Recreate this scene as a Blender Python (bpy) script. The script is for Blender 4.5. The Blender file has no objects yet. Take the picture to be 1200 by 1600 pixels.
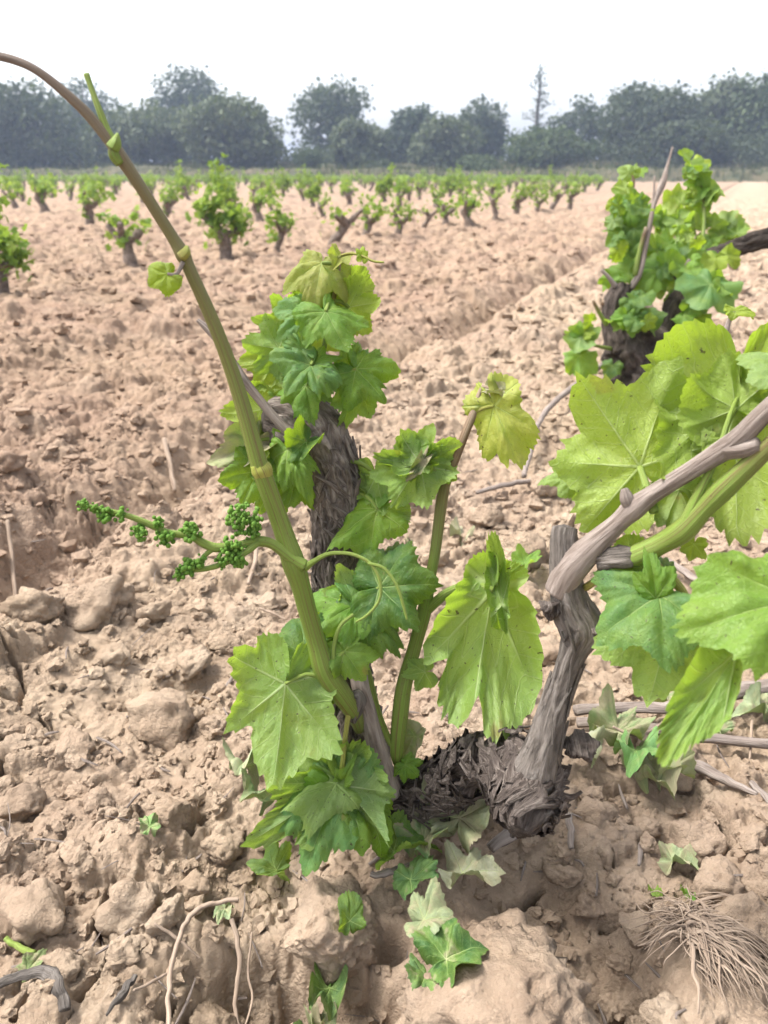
import bpy, bmesh, math, random
import numpy as np
from mathutils import Vector

sc = bpy.context.scene
COL = sc.collection
R = math.radians
random.seed(7)
rng = np.random.default_rng(7)

# ------------------------------------------------------------------ camera
CAM_H, FPX, PITCH = 0.5, 1232.0, R(23.28)
cam_d = bpy.data.cameras.new("camera")
cam = bpy.data.objects.new("camera", cam_d)
COL.objects.link(cam)
cam.location = (0, 0, CAM_H)
cam.rotation_euler = (R(90) - PITCH, 0, 0)
cam_d.sensor_fit = 'VERTICAL'
cam_d.sensor_height = 32.0
cam_d.lens = FPX / 1600 * 32.0
cam_d.clip_start = 0.02
cam_d.clip_end = 2000
cam_d.dof.use_dof = True
cam_d.dof.focus_distance = 0.60
cam_d.dof.aperture_fstop = 10.0
sc.camera = cam

# ------------------------------------------------------------------ sky, sun, exposure
SUN_DIR = Vector((-0.50, 0.10, 0.86)).normalized()
w = bpy.data.worlds.new("World")
sc.world = w
w.use_nodes = True
nt = w.node_tree
sky = nt.nodes.new('ShaderNodeTexSky')
sky.sky_type = 'NISHITA'
sky.sun_disc = False
sky.sun_elevation = math.asin(SUN_DIR.z)
sky.sun_rotation = math.atan2(SUN_DIR.x, SUN_DIR.y)
sky.air_density = 1.0
sky.dust_density = 4.0
hs = nt.nodes.new('ShaderNodeHueSaturation')
hs.inputs['Saturation'].default_value = 0.30
bg = nt.nodes['Background']
bg.inputs['Strength'].default_value = 0.15
nt.links.new(sky.outputs[0], hs.inputs['Color'])
nt.links.new(hs.outputs[0], bg.inputs['Color'])
sd = bpy.data.lights.new("sun", 'SUN')
sd.energy = 2.2
sd.angle = R(14)
sd.color = (1.0, 0.965, 0.92)
sun = bpy.data.objects.new("sun", sd)
COL.objects.link(sun)
sun.rotation_euler = SUN_DIR.to_track_quat('Z', 'Y').to_euler()
sun.location = (0, 0, 30)
sc.view_settings.view_transform = 'Standard'
sc.view_settings.look = 'None'
sc.view_settings.exposure = 1.55
sc.view_settings.gamma = 1.0
sc.render.engine = 'CYCLES'
sc.cycles.use_denoising = True
sc.cycles.max_bounces = 8
sc.cycles.diffuse_bounces = 3
sc.cycles.glossy_bounces = 2
sc.cycles.transmission_bounces = 5
sc.cycles.transparent_max_bounces = 6
sc.cycles.volume_bounces = 1

# ------------------------------------------------------------------ coordinate helpers
CR = np.array([1.0, 0, 0])
CF = np.array([0, math.cos(PITCH), -math.sin(PITCH)])
CU = np.array([0, math.sin(PITCH), math.cos(PITCH)])
C0 = np.array([0, 0, CAM_H])


def P(px, py, zc):
    return C0 + ((px - 600) / FPX * CR + (800 - py) / FPX * CU + CF) * zc


def Gxy(px, py, z=0.0):
    d = (px - 600) / FPX * CR + (800 - py) / FPX * CU + CF
    t = (z - CAM_H) / d[2]
    p = C0 + d * t
    return p[0], p[1]


# ------------------------------------------------------------------ numpy noise
def _h(ix, iy, iz, seed):
    ix = ix.astype(np.int64); iy = iy.astype(np.int64); iz = np.asarray(iz).astype(np.int64)
    n = (ix * 374761393 + iy * 668265263 + iz * 2147483647 + seed * 1274126177) & 0xFFFFFFFF
    n = ((n ^ (n >> 13)) * 1274126177) & 0xFFFFFFFF
    n = ((n ^ (n >> 16)) * 2246822519) & 0xFFFFFFFF
    return (n ^ (n >> 15)) & 0xFFFFFFFF


def hf(ix, iy, seed, iz=0):
    return _h(ix, iy, iz, seed) / 4294967296.0


def pn2(x, y, seed=0):
    xi = np.floor(x); yi = np.floor(y)
    fx = x - xi; fy = y - yi
    u = fx * fx * fx * (fx * (fx * 6 - 15) + 10)
    v = fy * fy * fy * (fy * (fy * 6 - 15) + 10)

    def g(dx, dy):
        a = hf(xi + dx, yi + dy, seed) * 6.2831853
        return np.cos(a) * (fx - dx) + np.sin(a) * (fy - dy)
    a = g(0, 0); b = g(1, 0); c = g(0, 1); d = g(1, 1)
    return ((a + (b - a) * u) * (1 - v) + (c + (d - c) * u) * v) * 1.5


def vn3(x, y, z, seed=0):
    xi = np.floor(x); yi = np.floor(y); zi = np.floor(z)
    fx = x - xi; fy = y - yi; fz = z - zi
    u = fx * fx * (3 - 2 * fx); v = fy * fy * (3 - 2 * fy); s = fz * fz * (3 - 2 * fz)
    out = 0
    for dx in (0, 1):
        for dy in (0, 1):
            for dz in (0, 1):
                wgt = (u if dx else 1 - u) * (v if dy else 1 - v) * (s if dz else 1 - s)
                out = out + wgt * hf(xi + dx, yi + dy, seed, zi + dz)
    return out * 2 - 1


def fbm2(x, y, oct=4, seed=0, gain=0.5):
    o = 0; a = 1.0; f = 1.0
    for i in range(oct):
        o = o + a * pn2(x * f + i * 17.3, y * f - i * 9.1, seed + i)
        a *= gain; f *= 2.03
    return o


def fbm3(x, y, z, oct=4, seed=0, gain=0.5):
    o = 0; a = 1.0; f = 1.0
    for i in range(oct):
        o = o + a * vn3(x * f + i * 7.7, y * f + i * 3.1, z * f - i * 5.3, seed + i)
        a *= gain; f *= 2.05
    return o


def sstep(a, b, x):
    t = np.clip((x - a) / (b - a), 0, 1)
    return t * t * (3 - 2 * t)


def domes(x, y, cell, seed, prob=0.8, rmin=0.25, rmax=0.62):
    """max of randomly placed, elongated half-ellipsoid lumps"""
    X = x / cell; Y = y / cell
    xi = np.floor(X); yi = np.floor(Y)
    out = np.zeros_like(x)
    for dx in (-1, 0, 1):
        for dy in (-1, 0, 1):
            cx = xi + dx; cy = yi + dy
            px = cx + hf(cx, cy, seed); py = cy + hf(cx, cy, seed + 1)
            r = rmin + (rmax - rmin) * hf(cx, cy, seed + 2) ** 1.7
            ang = hf(cx, cy, seed + 3) * 3.14159
            el = 0.62 + 0.38 * hf(cx, cy, seed + 5)
            ca = np.cos(ang); sa = np.sin(ang)
            ex = (X - px) * ca + (Y - py) * sa
            ey = (-(X - px) * sa + (Y - py) * ca) / el
            q = (np.abs(ex) ** 2.4 + np.abs(ey) ** 2.4) ** (1 / 2.4) / r
            tl = 1 + 0.5 * (hf(cx, cy, seed + 7) - .5) * ex / r + 0.5 * (hf(cx, cy, seed + 8) - .5) * ey / r
            hgt = r * np.maximum(0, 1 - q ** 3.0) ** 0.5 * tl * (0.35 + 0.5 * hf(cx, cy, seed + 6))
            hgt = np.where(hf(cx, cy, seed + 4) < prob, hgt, 0)
            out = np.maximum(out, hgt)
    return out * cell


def worley_edge(x, y, seed):
    xi = np.floor(x); yi = np.floor(y)
    f1 = np.full_like(x, 9.0); f2 = np.full_like(x, 9.0)
    for dx in (-1, 0, 1):
        for dy in (-1, 0, 1):
            cx = xi + dx; cy = yi + dy
            d = np.hypot(cx + hf(cx, cy, seed) - x, cy + hf(cx, cy, seed + 1) - y)
            f2 = np.minimum(f2, np.maximum(f1, d))
            f1 = np.minimum(f1, d)
    return f2 - f1


def polydist(x, y, pts):
    best = np.full_like(x, 9.0)
    for (ax, ay), (bx, by) in zip(pts[:-1], pts[1:]):
        vx, vy = bx - ax, by - ay
        t = np.clip(((x - ax) * vx + (y - ay) * vy) / (vx * vx + vy * vy + 1e-12), 0, 1)
        best = np.minimum(best, np.hypot(x - ax - t * vx, y - ay - t * vy))
    return best


ROW = (0.40, 0.9165)           # direction of the vine rows
VX, VY = 0.0, 0.53             # the main vine on the ground


def row_pq(x, y):
    return (x - VX) * ROW[1] - (y - VY) * ROW[0], (x - VX) * ROW[0] + (y - VY) * ROW[1]


def row_xy(p, q):
    return VX + p * ROW[1] + q * ROW[0], VY - p * ROW[0] + q * ROW[1]


CRACKS = [  # cracks in the crust, as seen in the picture
    [(0, 1100), (28, 1098), (45, 1112), (70, 1118), (88, 1140), (125, 1150), (142, 1157)],
    [(28, 1098), (38, 1080), (30, 1050), (10, 1035)],
    [(155, 1288), (178, 1287), (200, 1275), (218, 1269), (245, 1283)],
    [(140, 1432), (160, 1405), (168, 1375), (178, 1360)], [(146, 1428), (158, 1442), (163, 1460)],
    [(318, 1265), (310, 1285), (296, 1298)], [(118, 1536), (150, 1503), (172, 1488)],
    [(84, 1384), (130, 1383)], [(245, 1560), (250, 1545), (262, 1530)], [(280, 1590), (285, 1560), (282, 1540)],
    [(800, 1390), (830, 1372), (848, 1356)], [(830, 1374), (850, 1388)],
    [(965, 1530), (996, 1510), (1022, 1525), (1050, 1570)], [(945, 1552), (985, 1540), (988, 1528)],
    [(950, 1415), (990, 1420), (1020, 1410)], [(1105, 1275), (1125, 1300), (1138, 1330)],
    [(20, 1595), (35, 1570), (55, 1552)], [(62, 925), (70, 950), (52, 975)],
    [(800, 1010), (820, 1024), (850, 1022)], [(440, 1590), (480, 1560), (520, 1540)],
]
CRACKS_W = [[Gxy(a, b) for a, b in c] for c in CRACKS]
PITS = [(430, 1505, .022, .03), (565, 1545, .02, .035), (612, 1470, .012, .03), (480, 1540, .03, .03), (372, 1500, .015, .02), (620, 1560, .012, .03), (905, 1490, .045, .022), (930, 1550, .04, .03), (40, 860, .06, .014), (330, 1570, .05, .03), (420, 1560, .05, .05),
        (290, 1060, .03, .02), (860, 1420, .05, .025), (390, 1360, .05, .03), (990, 1500, .03, .02)]
PITS_W = [(Gxy(a, b), r, d) for a, b, r, d in PITS]


def height(x, y, spac=None):
    """terrain height; spac = local mesh spacing, used to leave out lumps the mesh cannot carry"""
    x = np.asarray(x, float); y = np.asarray(y, float)
    d = np.hypot(x, y)
    if spac is None:
        spac = np.full_like(x, 0.003)
    p, q = row_pq(x, y)
    wob = 0.05 * pn2(q * 0.9, q * 0 + 3.3, 5) + 0.03 * pn2(q * 3.1, q * 0, 6)
    pp = p + 0.72 + wob
    h = -0.074 * np.exp(-(pp / 0.068) ** 2) + 0.030 * np.exp(-((pp + 0.22) / 0.13) ** 2) + 0.03 * np.exp(-((pp - 0.22) / 0.14) ** 2)
    for c0, dep in ((-1.55, 0.035), (-2.3, 0.03), (0.95, 0.06), (1.9, 0.04)):
        t = p - c0 + wob * 1.4
        h = h - dep * np.exp(-(t / 0.12) ** 2) + 0.4 * dep * np.exp(-((np.abs(t) - 0.25) / 0.12) ** 2)
    far = sstep(2.2, 4, np.abs(p))
    h = h + far * 0.025 * np.cos(p * 6.2831853 / 0.85 + 6 * wob)
    h = h + 0.02 * fbm2(x * 1.3, y * 1.3, 3, 11)
    near = 1 - sstep(0.9, 2.2, d)
    h = h + 0.014 * near * np.exp(-((x - 0.02) ** 2 + (y - 0.5) ** 2) / 0.1)
    # warped lumps
    wx = x + 0.018 * fbm2(x * 22, y * 22, 4, 21, .6); wy = y + 0.018 * fbm2(x * 22 + 50, y * 22 - 20, 4, 22, .6)
    wx2 = x + 0.007 * fbm2(x * 60, y * 60, 3, 23, .6); wy2 = y + 0.007 * fbm2(x * 60 + 9, y * 60 + 4, 3, 24, .6)
    midz = sstep(0.7, 1.3, d)
    def keep(cell):
        return sstep(1.3, 3.0, cell / spac)
    h = h + domes(wx, wy, 0.17, 31, 0.6) * (0.55 + 0.0 * d) * keep(0.17)
    h = h + domes(wx + 3, wy, 0.085, 41, 0.75) * (0.52 + 0.2 * midz) * keep(0.085)
    h = h + domes(wx2, wy2 + 7, 0.044, 51, 0.8) * (0.20 + 0.38 * midz) * keep(0.044)
    patch = sstep(0.0, 0.45, fbm2(x * 5, y * 5, 2, 77)) * 0.85 + 0.15
    patch = np.maximum(patch, midz)
    h = h + domes(wx2 + 1, wy2, 0.023, 61, 0.75) * (0.5 * patch) * keep(0.023)
    h = h + domes(x + 0.002 * fbm2(x * 160, y * 160, 2, 63), y, 0.0115, 71, 0.6) * (0.42 * patch) * keep(0.0115)
    rid = 1 - np.abs(fbm2(x * 19, y * 19, 4, 81))
    h = h + 0.010 * rid * keep(0.05)
    rgh = 0.15 + 0.75 * sstep(-.2, .5, fbm2(x * 4 + 7, y * 4, 3, 93))
    h = h + 0.0042 * rgh * fbm2(x * 70, y * 70, 5, 91, .58) * keep(0.012)
    h = h - 0.004 * rgh * sstep(.2, .0, np.abs(fbm2(x * 30, y * 30, 3, 95))) * keep(0.02)
    # cracks
    nm = d < 1.5
    if np.any(nm):
        xs, ys = x[nm], y[nm]
        jx = xs + 0.0025 * fbm2(xs * 60, ys * 60, 3, 101); jy = ys + 0.0025 * fbm2(xs * 60 + 5, ys * 60, 3, 102)
        cut = np.zeros_like(xs)
        for c in CRACKS_W:
            wdt = 0.0026
            cut = np.maximum(cut, np.exp(-(polydist(jx, jy, c) / wdt) ** 4))
        e = worley_edge(xs * 6.5 + 0.35 * fbm2(xs * 20, ys * 20, 3, 111), ys * 6.5 + 0.35 * fbm2(xs * 20 + 8, ys * 20, 3, 112), 113)
        m = sstep(0.05, 0.3, fbm2(xs * 4.2, ys * 4.2, 2, 114))
        cut = np.maximum(cut, 0.8 * m * np.exp(-(e / 0.015) ** 4))
        hh = h[nm] - 0.030 * cut
        for (cx, cy), r, dep in PITS_W:
            hh = hh - dep * np.exp(-(((jx - cx) ** 2 + (jy - cy) ** 2) / r ** 2) ** 1.5)
        h[nm] = hh
    # the field end and the bank beyond
    return h - 0.03


def H1(x, y):
    return float(height(np.array([x]), np.array([y]))[0])


# ------------------------------------------------------------------ materials
def new_mat(name):
    m = bpy.data.materials.new(name)
    m.use_nodes = True
    n = m.node_tree.nodes
    b = n['Principled BSDF']
    return m, m.node_tree, b


class NB:
    """small node builder"""
    def __init__(s, tree): s.t = tree
    def n(s, typ, **kw):
        nd = s.t.nodes.new(typ)
        for k, v in kw.items():
            setattr(nd, k, v)
        return nd
    def link(s, a, b): s.t.links.new(a, b)
    def set(s, sock, v):
        if isinstance(v, bpy.types.NodeSocket): s.t.links.new(v, sock)
        else: sock.default_value = v
    def math(s, op, a, b=0.0, c=0.0, clamp=False):
        nd = s.n('ShaderNodeMath', operation=op, use_clamp=clamp)
        s.set(nd.inputs[0], a); s.set(nd.inputs[1], b)
        if op in ('MULTIPLY_ADD', 'SMOOTH_MIN', 'COMPARE'): s.set(nd.inputs[2], c)
        return nd.outputs[0]
    def noise(s, vec, scale, detail=4, rough=0.55, dist=0.0):
        nd = s.n('ShaderNodeTexNoise')
        if vec is not None: s.link(vec, nd.inputs['Vector'])
        nd.inputs['Scale'].default_value = scale; nd.inputs['Detail'].default_value = detail
        nd.inputs['Roughness'].default_value = rough; nd.inputs['Distortion'].default_value = dist
        return nd.outputs['Fac']
    def ramp(s, fac, stops):
        nd = s.n('ShaderNodeValToRGB'); s.link(fac, nd.inputs[0])
        el = nd.color_ramp.elements
        while len(el) < len(stops): el.new(0.5)
        for e, (p, c) in zip(el, stops):
            e.position = p; e.color = (*c, 1) if len(c) == 3 else c
        return nd.outputs[0]
    def mix(s, fac, a, b, blend='MIX'):
        nd = s.n('ShaderNodeMix', data_type='RGBA', blend_type=blend)
        s.set(nd.inputs[0], fac)
        s.set(nd.inputs[6], a if isinstance(a, bpy.types.NodeSocket) else (*a, 1))
        s.set(nd.inputs[7], b if isinstance(b, bpy.types.NodeSocket) else (*b, 1))
        return nd.outputs[2]
    def maprange(s, v, a, b, c=0.0, d=1.0):
        nd = s.n('ShaderNodeMapRange'); s.link(v, nd.inputs[0])
        for i, k in enumerate((a, b, c, d)): nd.inputs[i + 1].default_value = k
        return nd.outputs[0]
    def bump(s, hgt, strength, dist, normal=None):
        nd = s.n('ShaderNodeBump'); s.link(hgt, nd.inputs['Height'])
        nd.inputs['Strength'].default_value = strength; nd.inputs['Distance'].default_value = dist
        if normal is not None: s.link(normal, nd.inputs['Normal'])
        return nd.outputs[0]
    def mapping(s, vec, scale):
        nd = s.n('ShaderNodeMapping'); s.link(vec, nd.inputs[0]); nd.inputs['Scale'].default_value = scale
        return nd.outputs[0]


def mat_soil():
    m, t, b = new_mat("soil"); B = NB(t)
    pos = B.n('ShaderNodeNewGeometry').outputs['Position']
    n1 = B.noise(pos, 2.2, 5); n2 = B.noise(pos, 26, 6, 0.6); n3 = B.noise(pos, 260, 5, 0.65); n4 = B.noise(pos, 9, 4)
    c = B.ramp(n2, [(0.30, (0.258, 0.192, 0.132)), (0.50, (0.325, 0.250, 0.175)), (0.70, (0.408, 0.319, 0.228))])
    c = B.mix(B.maprange(n1, 0.38, 0.62, 0, 0.55), c, (0.285, 0.203, 0.155))
    c = B.mix(B.maprange(n4, 0.5, 0.7, 0, 0.55), c, (0.41, 0.335, 0.25))
    c = B.mix(B.maprange(n3, 0.56, 0.75, 0, 0.4), c, (0.24, 0.155, 0.10))
    c = B.mix(B.maprange(n3, 0.44, 0.28, 0, 0.35), c, (0.50, 0.40, 0.30))
    # redder tilled soil between rows, colour also darkened to offset the over-bright far field
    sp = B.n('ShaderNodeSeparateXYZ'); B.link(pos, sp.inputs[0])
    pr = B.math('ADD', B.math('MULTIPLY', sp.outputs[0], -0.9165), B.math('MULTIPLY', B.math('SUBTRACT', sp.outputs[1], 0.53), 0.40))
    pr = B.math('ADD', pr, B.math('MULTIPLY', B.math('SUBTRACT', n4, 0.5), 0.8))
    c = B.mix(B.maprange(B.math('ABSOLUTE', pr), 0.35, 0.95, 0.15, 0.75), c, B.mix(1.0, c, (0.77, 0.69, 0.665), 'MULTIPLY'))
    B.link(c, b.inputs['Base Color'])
    b.inputs['Roughness'].default_value = 0.95
    b.inputs['Specular IOR Level'].default_value = 0.12
    vo = B.n('ShaderNodeTexVoronoi', feature='F1'); vo.inputs['Scale'].default_value = 230; B.link(pos, vo.inputs['Vector'])
    gm = B.maprange(B.noise(pos, 14, 3), 0.42, 0.62, 0.05, 0.55)
    hgt = B.math('ADD', B.math('MULTIPLY', B.noise(pos, 130, 7, 0.72), 1.0), B.math('MULTIPLY', B.noise(pos, 620, 4, 0.6), 0.25))
    hgt = B.math('SUBTRACT', hgt, B.math('MULTIPLY', vo.outputs['Distance'], gm))
    B.link(B.bump(hgt, 0.8, 0.007), b.inputs['Normal'])
    return m


def mat_leaf(name, trans=0.44, rough=0.5, spot=1.0, dry=0.0):
    m, t, b = new_mat(name); B = NB(t)
    oi = B.n('ShaderNodeObjectInfo'); C = oi.outputs['Color']; rnd = oi.outputs['Random']
    uv = B.n('ShaderNodeUVMap', uv_map='leaf').outputs[0]
    vv = B.n('ShaderNodeUVMap', uv_map='vein').outputs[0]
    sx = B.n('ShaderNodeSeparateXYZ'); B.link(vv, sx.inputs[0])
    a, c = sx.outputs[0], sx.outputs[1]
    wv = B.math('MULTIPLY', B.math('SUBTRACT', 1.15, a), 0.017)
    m1 = B.math('MULTIPLY', B.math('SUBTRACT', 1.0, B.math('DIVIDE', c, wv)), 1.6, clamp=True)
    ph = B.math('DIVIDE', B.math('SUBTRACT', a, B.math('MULTIPLY', c, 0.85)), 0.16)
    ph = B.math('ADD', ph, B.math('MULTIPLY', B.noise(uv, 4.0, 2), 0.9))
    fr = B.math('ABSOLUTE', B.math('SUBTRACT', B.math('FRACT', ph), 0.5))      # .5 on the vein
    dist = B.math('MULTIPLY', B.math('SUBTRACT', 0.5, fr), 0.16)
    m2 = B.math('DIVIDE', B.math('SUBTRACT', 0.0075, dist), 0.005, clamp=True)
    vo = B.n('ShaderNodeTexVoronoi', feature='DISTANCE_TO_EDGE'); B.link(uv, vo.inputs['Vector']); vo.inputs['Scale'].default_value = 26
    m3 = B.math('DIVIDE', B.math('SUBTRACT', 0.07, vo.outputs['Distance']), 0.07, clamp=True)
    veins = B.math('MAXIMUM', m1, B.math('MAXIMUM', B.math('MULTIPLY', m2, 0.5), B.math('MULTIPLY', m3, 0.25)))
    nz = B.noise(uv, 3.0, 4)
    off = B.n('ShaderNodeVectorMath', operation='ADD'); B.link(uv, off.inputs[0])
    cmb = B.n('ShaderNodeCombineXYZ'); B.link(B.math('MULTIPLY', rnd, 37.0), cmb.inputs[0]); B.link(B.math('MULTIPLY', rnd, 91.0), cmb.inputs[1])
    B.link(cmb.outputs[0], off.inputs[1]); uvo = off.outputs[0]
    blot = B.noise(uvo, 2.6, 5); sp = B.noise(uvo, 22, 3)
    top = B.mix(B.maprange(blot, 0.35, 0.7, 0, 0.55), C, (0.19, 0.27, 0.035))
    top = B.mix(B.maprange(nz, 0.5, 0.7, 0, 0.3), top, (0.035, 0.10, 0.02))
    top = B.mix(B.math('MULTIPLY', veins, 0.45), top, (0.36, 0.46, 0.16))
    und = B.mix(0.45, C, (0.23, 0.33, 0.11))
    und = B.mix(B.maprange(blot, 0.4, 0.7, 0, 0.4), und, (0.27, 0.34, 0.07))
    und = B.mix(B.math('MULTIPLY', veins, 0.6), und, (0.42, 0.50, 0.24))
    back = B.n('ShaderNodeNewGeometry').outputs['Backfacing']
    col = B.mix(back, top, und)
    # damage: brown patches and specks
    spm = B.math('MULTIPLY', B.maprange(sp, 0.655, 0.70), spot, clamp=True)
    big = B.math('MULTIPLY', B.maprange(blot, 0.665, 0.72), min(1, spot), clamp=True)
    col = B.mix(B.math('MULTIPLY', spm, 0.8), col, (0.10, 0.075, 0.03))
    col = B.mix(B.math('MULTIPLY', big, 0.6), col, (0.24, 0.17, 0.06))
    if dry:
        col = B.mix(B.maprange(blot, 0.62 - 0.4 * dry, 0.74 - 0.2 * dry, 0, 0.85), col, (0.29, 0.24, 0.165))
    B.link(col, b.inputs['Base Color'])
    b.inputs['Roughness'].default_value = rough
    b.inputs['Specular IOR Level'].default_value = 0.42
    hgt = B.math('ADD', B.math('MULTIPLY', veins, -0.7), B.math('MULTIPLY', B.noise(uv, 18, 3), 0.7))
    nrm = B.bump(hgt, 0.55, 0.0022)
    B.link(nrm, b.inputs['Normal'])
    tr = B.n('ShaderNodeBsdfTranslucent')
    tc = B.mix(0.6, col, (0.45, 0.64, 0.01))
    tc = B.mix(B.math('MULTIPLY', spm, 0.9), tc, (0.03, 0.02, 0.01))
    B.link(tc, tr.inputs['Color']); B.link(nrm, tr.inputs['Normal'])
    mx = B.n('ShaderNodeMixShader'); mx.inputs[0].default_value = trans
    out = t.nodes['Material Output']
    B.link(b.outputs[0], mx.inputs[1]); B.link(tr.outputs[0], mx.inputs[2]); B.link(mx.outputs[0], out.inputs['Surface'])
    return m


def mat_bark(name, cols, scale=(14, 60, 1), bump=1.0, dist=0.004):
    m, t, b = new_mat(name); B = NB(t)
    uv = B.n('ShaderNodeUVMap', uv_map='leaf').outputs[0]
    pos = B.n('ShaderNodeNewGeometry').outputs['Position']
    st = B.noise(B.mapping(uv, (scale[0], scale[1], 1)), 1.0, 6, 0.65, 0.6)
    st2 = B.noise(B.mapping(uv, (scale[0] * 3, scale[1] * 1.2, 1)), 1.0, 4, 0.6)
    pn = B.noise(pos, 60, 5, 0.6)
    c = B.ramp(st, [(0.30, cols[0]), (0.5, cols[1]), (0.70, cols[2])])
    c = B.mix(B.maprange(pn, 0.45, 0.72, 0, 0.7), c, cols[3])
    c = B.mix(B.maprange(st2, 0.55, 0.75, 0, 0.5), c, cols[0])
    B.link(c, b.inputs['Base Color']); b.inputs['Roughness'].default_value = 0.9
    b.inputs['Specular IOR Level'].default_value = 0.15
    hgt = B.math('ADD', st, B.math('MULTIPLY', st2, 0.5))
    B.link(B.bump(hgt, bump, dist), b.inputs['Normal'])
    return m


def mat_stem(name, stops, axis_noise=True, rough=0.5):
    """green shoot: colour changes with UV v (0 at the base, 1 at the tip), fine lengthwise streaks"""
    m, t, b = new_mat(name); B = NB(t)
    uv = B.n('ShaderNodeUVMap', uv_map='leaf').outputs[0]
    fr = B.n('ShaderNodeUVMap', uv_map='vein').outputs[0]
    sx = B.n('ShaderNodeSeparateXYZ'); B.link(fr, sx.inputs[0])
    nz = B.noise(B.mapping(uv, (14, 9, 1)), 1.0, 4, 0.6)
    v = B.math('ADD', sx.outputs[1], B.math('MULTIPLY', B.math('SUBTRACT', nz, 0.5), 0.22))
    c = B.ramp(v, stops)
    stk = B.noise(B.mapping(uv, (40, 6, 1)), 1.0, 3, 0.6)
    c = B.mix(B.maprange(stk, 0.49, 0.64, 0, 0.8), c, (0.13, 0.075, 0.035))
    c = B.mix(B.maprange(stk, 0.45, 0.3, 0, 0.3), c, (0.22, 0.27, 0.07))
    pos = B.n('ShaderNodeNewGeometry').outputs['Position']
    sp = B.noise(pos, 420, 2)
    c = B.mix(B.maprange(sp, 0.68, 0.74, 0, 0.6), c, (0.10, 0.06, 0.03))
    B.link(c, b.inputs['Base Color']); b.inputs['Roughness'].default_value = rough
    b.inputs['Specular IOR Level'].default_value = 0.3
    b.inputs['Subsurface Weight'].default_value = 0.0
    B.link(B.bump(stk, 0.6, 0.002), b.inputs['Normal'])
    return m


def mat_simple(name, cols, scale=40, rough=0.85, bump=0.4, dist=0.003, island=False, trans=0.0, tcol=(0.4, 0.55, 0.05), iw=0.5):
    m, t, b = new_mat(name); B = NB(t)
    g = B.n('ShaderNodeNewGeometry')
    nz = B.noise(g.outputs['Position'], scale, 5, 0.6)
    if island:
        nz = B.math('ADD', B.math('MULTIPLY', nz, 1 - iw), B.math('MULTIPLY', g.outputs['Random Per Island'], iw))
    k = len(cols)
    c = B.ramp(nz, [(0.28 + 0.44 * i / max(1, k - 1), cc) for i, cc in enumerate(cols)])
    B.link(c, b.inputs['Base Color']); b.inputs['Roughness'].default_value = rough
    b.inputs['Specular IOR Level'].default_value = 0.25
    if bump: B.link(B.bump(nz, bump, dist), b.inputs['Normal'])
    if trans:
        tr = B.n('ShaderNodeBsdfTranslucent'); B.link(B.mix(0.5, c, tcol), tr.inputs['Color'])
        mx = B.n('ShaderNodeMixShader'); mx.inputs[0].default_value = trans
        B.link(b.outputs[0], mx.inputs[1]); B.link(tr.outputs[0], mx.inputs[2])
        B.link(mx.outputs[0], t.nodes['Material Output'].inputs['Surface'])
    return m


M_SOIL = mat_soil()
M_LEAF = mat_leaf("vine_leaf")
M_WILT = mat_leaf("wilted_leaf", 0.12, 0.7, 1.0, 0.75)
M_DUSTY = mat_leaf("dusty_leaf", 0.05, 0.85, 0.6, 0.45)
M_FALLEN = mat_leaf("fallen_leaf", 0.08, 0.55, 0.8, 0.12)
M_BARK = mat_bark("old_vine_bark", [(0.032, 0.025, 0.020), (0.17, 0.137, 0.115), (0.38, 0.33, 0.285), (0.25, 0.21, 0.18)], (26, 60, 1), 1.0, 0.005)
M_BARK2 = mat_bark("dark_old_bark", [(0.018, 0.014, 0.012), (0.065, 0.052, 0.043), (0.16, 0.13, 0.11), (0.10, 0.082, 0.068)], (30, 40, 1), 1.0, 0.01)
M_DARKB = mat_bark("knotted_bark", [(0.025, 0.019, 0.016), (0.095, 0.075, 0.064), (0.27, 0.23, 0.20), (0.14, 0.115, 0.10)], (30, 80, 1), 1.0, 0.005)
M_SPUR = mat_bark("spur_bark", [(0.042, 0.036, 0.031), (0.135, 0.116, 0.10), (0.26, 0.232, 0.207), (0.175, 0.153, 0.134)], (12, 40, 1), 1.0, 0.004)
M_CANE = mat_bark("grey_cane_bark", [(0.09, 0.068, 0.055), (0.21, 0.17, 0.145), (0.33, 0.285, 0.25), (0.24, 0.20, 0.175)], (9, 26, 1), 0.7, 0.003)
M_STRAW = mat_bark("dry_straw", [(0.13, 0.09, 0.065), (0.26, 0.195, 0.145), (0.39, 0.315, 0.245), (0.27, 0.205, 0.155)], (5, 20, 1), 0.3, 0.001)
M_SHOOT = mat_stem("green_shoot", [(0.0, (0.13, 0.16, 0.035)), (0.12, (0.125, 0.19, 0.028)), (0.42, (0.14, 0.20, 0.03)), (0.58, (0.14, 0.15, 0.035)), (0.78, (0.145, 0.125, 0.055)), (0.92, (0.165, 0.13, 0.11)), (1.0, (0.165, 0.125, 0.105))])
M_SHOOT2 = mat_stem("young_shoot", [(0.0, (0.15, 0.22, 0.035)), (0.5, (0.13, 0.20, 0.03)), (0.72, (0.14, 0.13, 0.04)), (0.85, (0.14, 0.08, 0.045)), (1.0, (0.36, 0.28, 0.20))])
M_PET = mat_stem("petiole_green", [(0.0, (0.16, 0.24, 0.04)), (1.0, (0.20, 0.29, 0.05))])
M_PETY = mat_stem("petiole_yellow", [(0.0, (0.28, 0.26, 0.06)), (1.0, (0.27, 0.31, 0.05))])
M_BUD = mat_simple("flower_bud", [(0.06, 0.14, 0.02), (0.11, 0.22, 0.03), (0.17, 0.29, 0.06)], 300, 0.8, 0.2, 0.001, trans=0.2)
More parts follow.
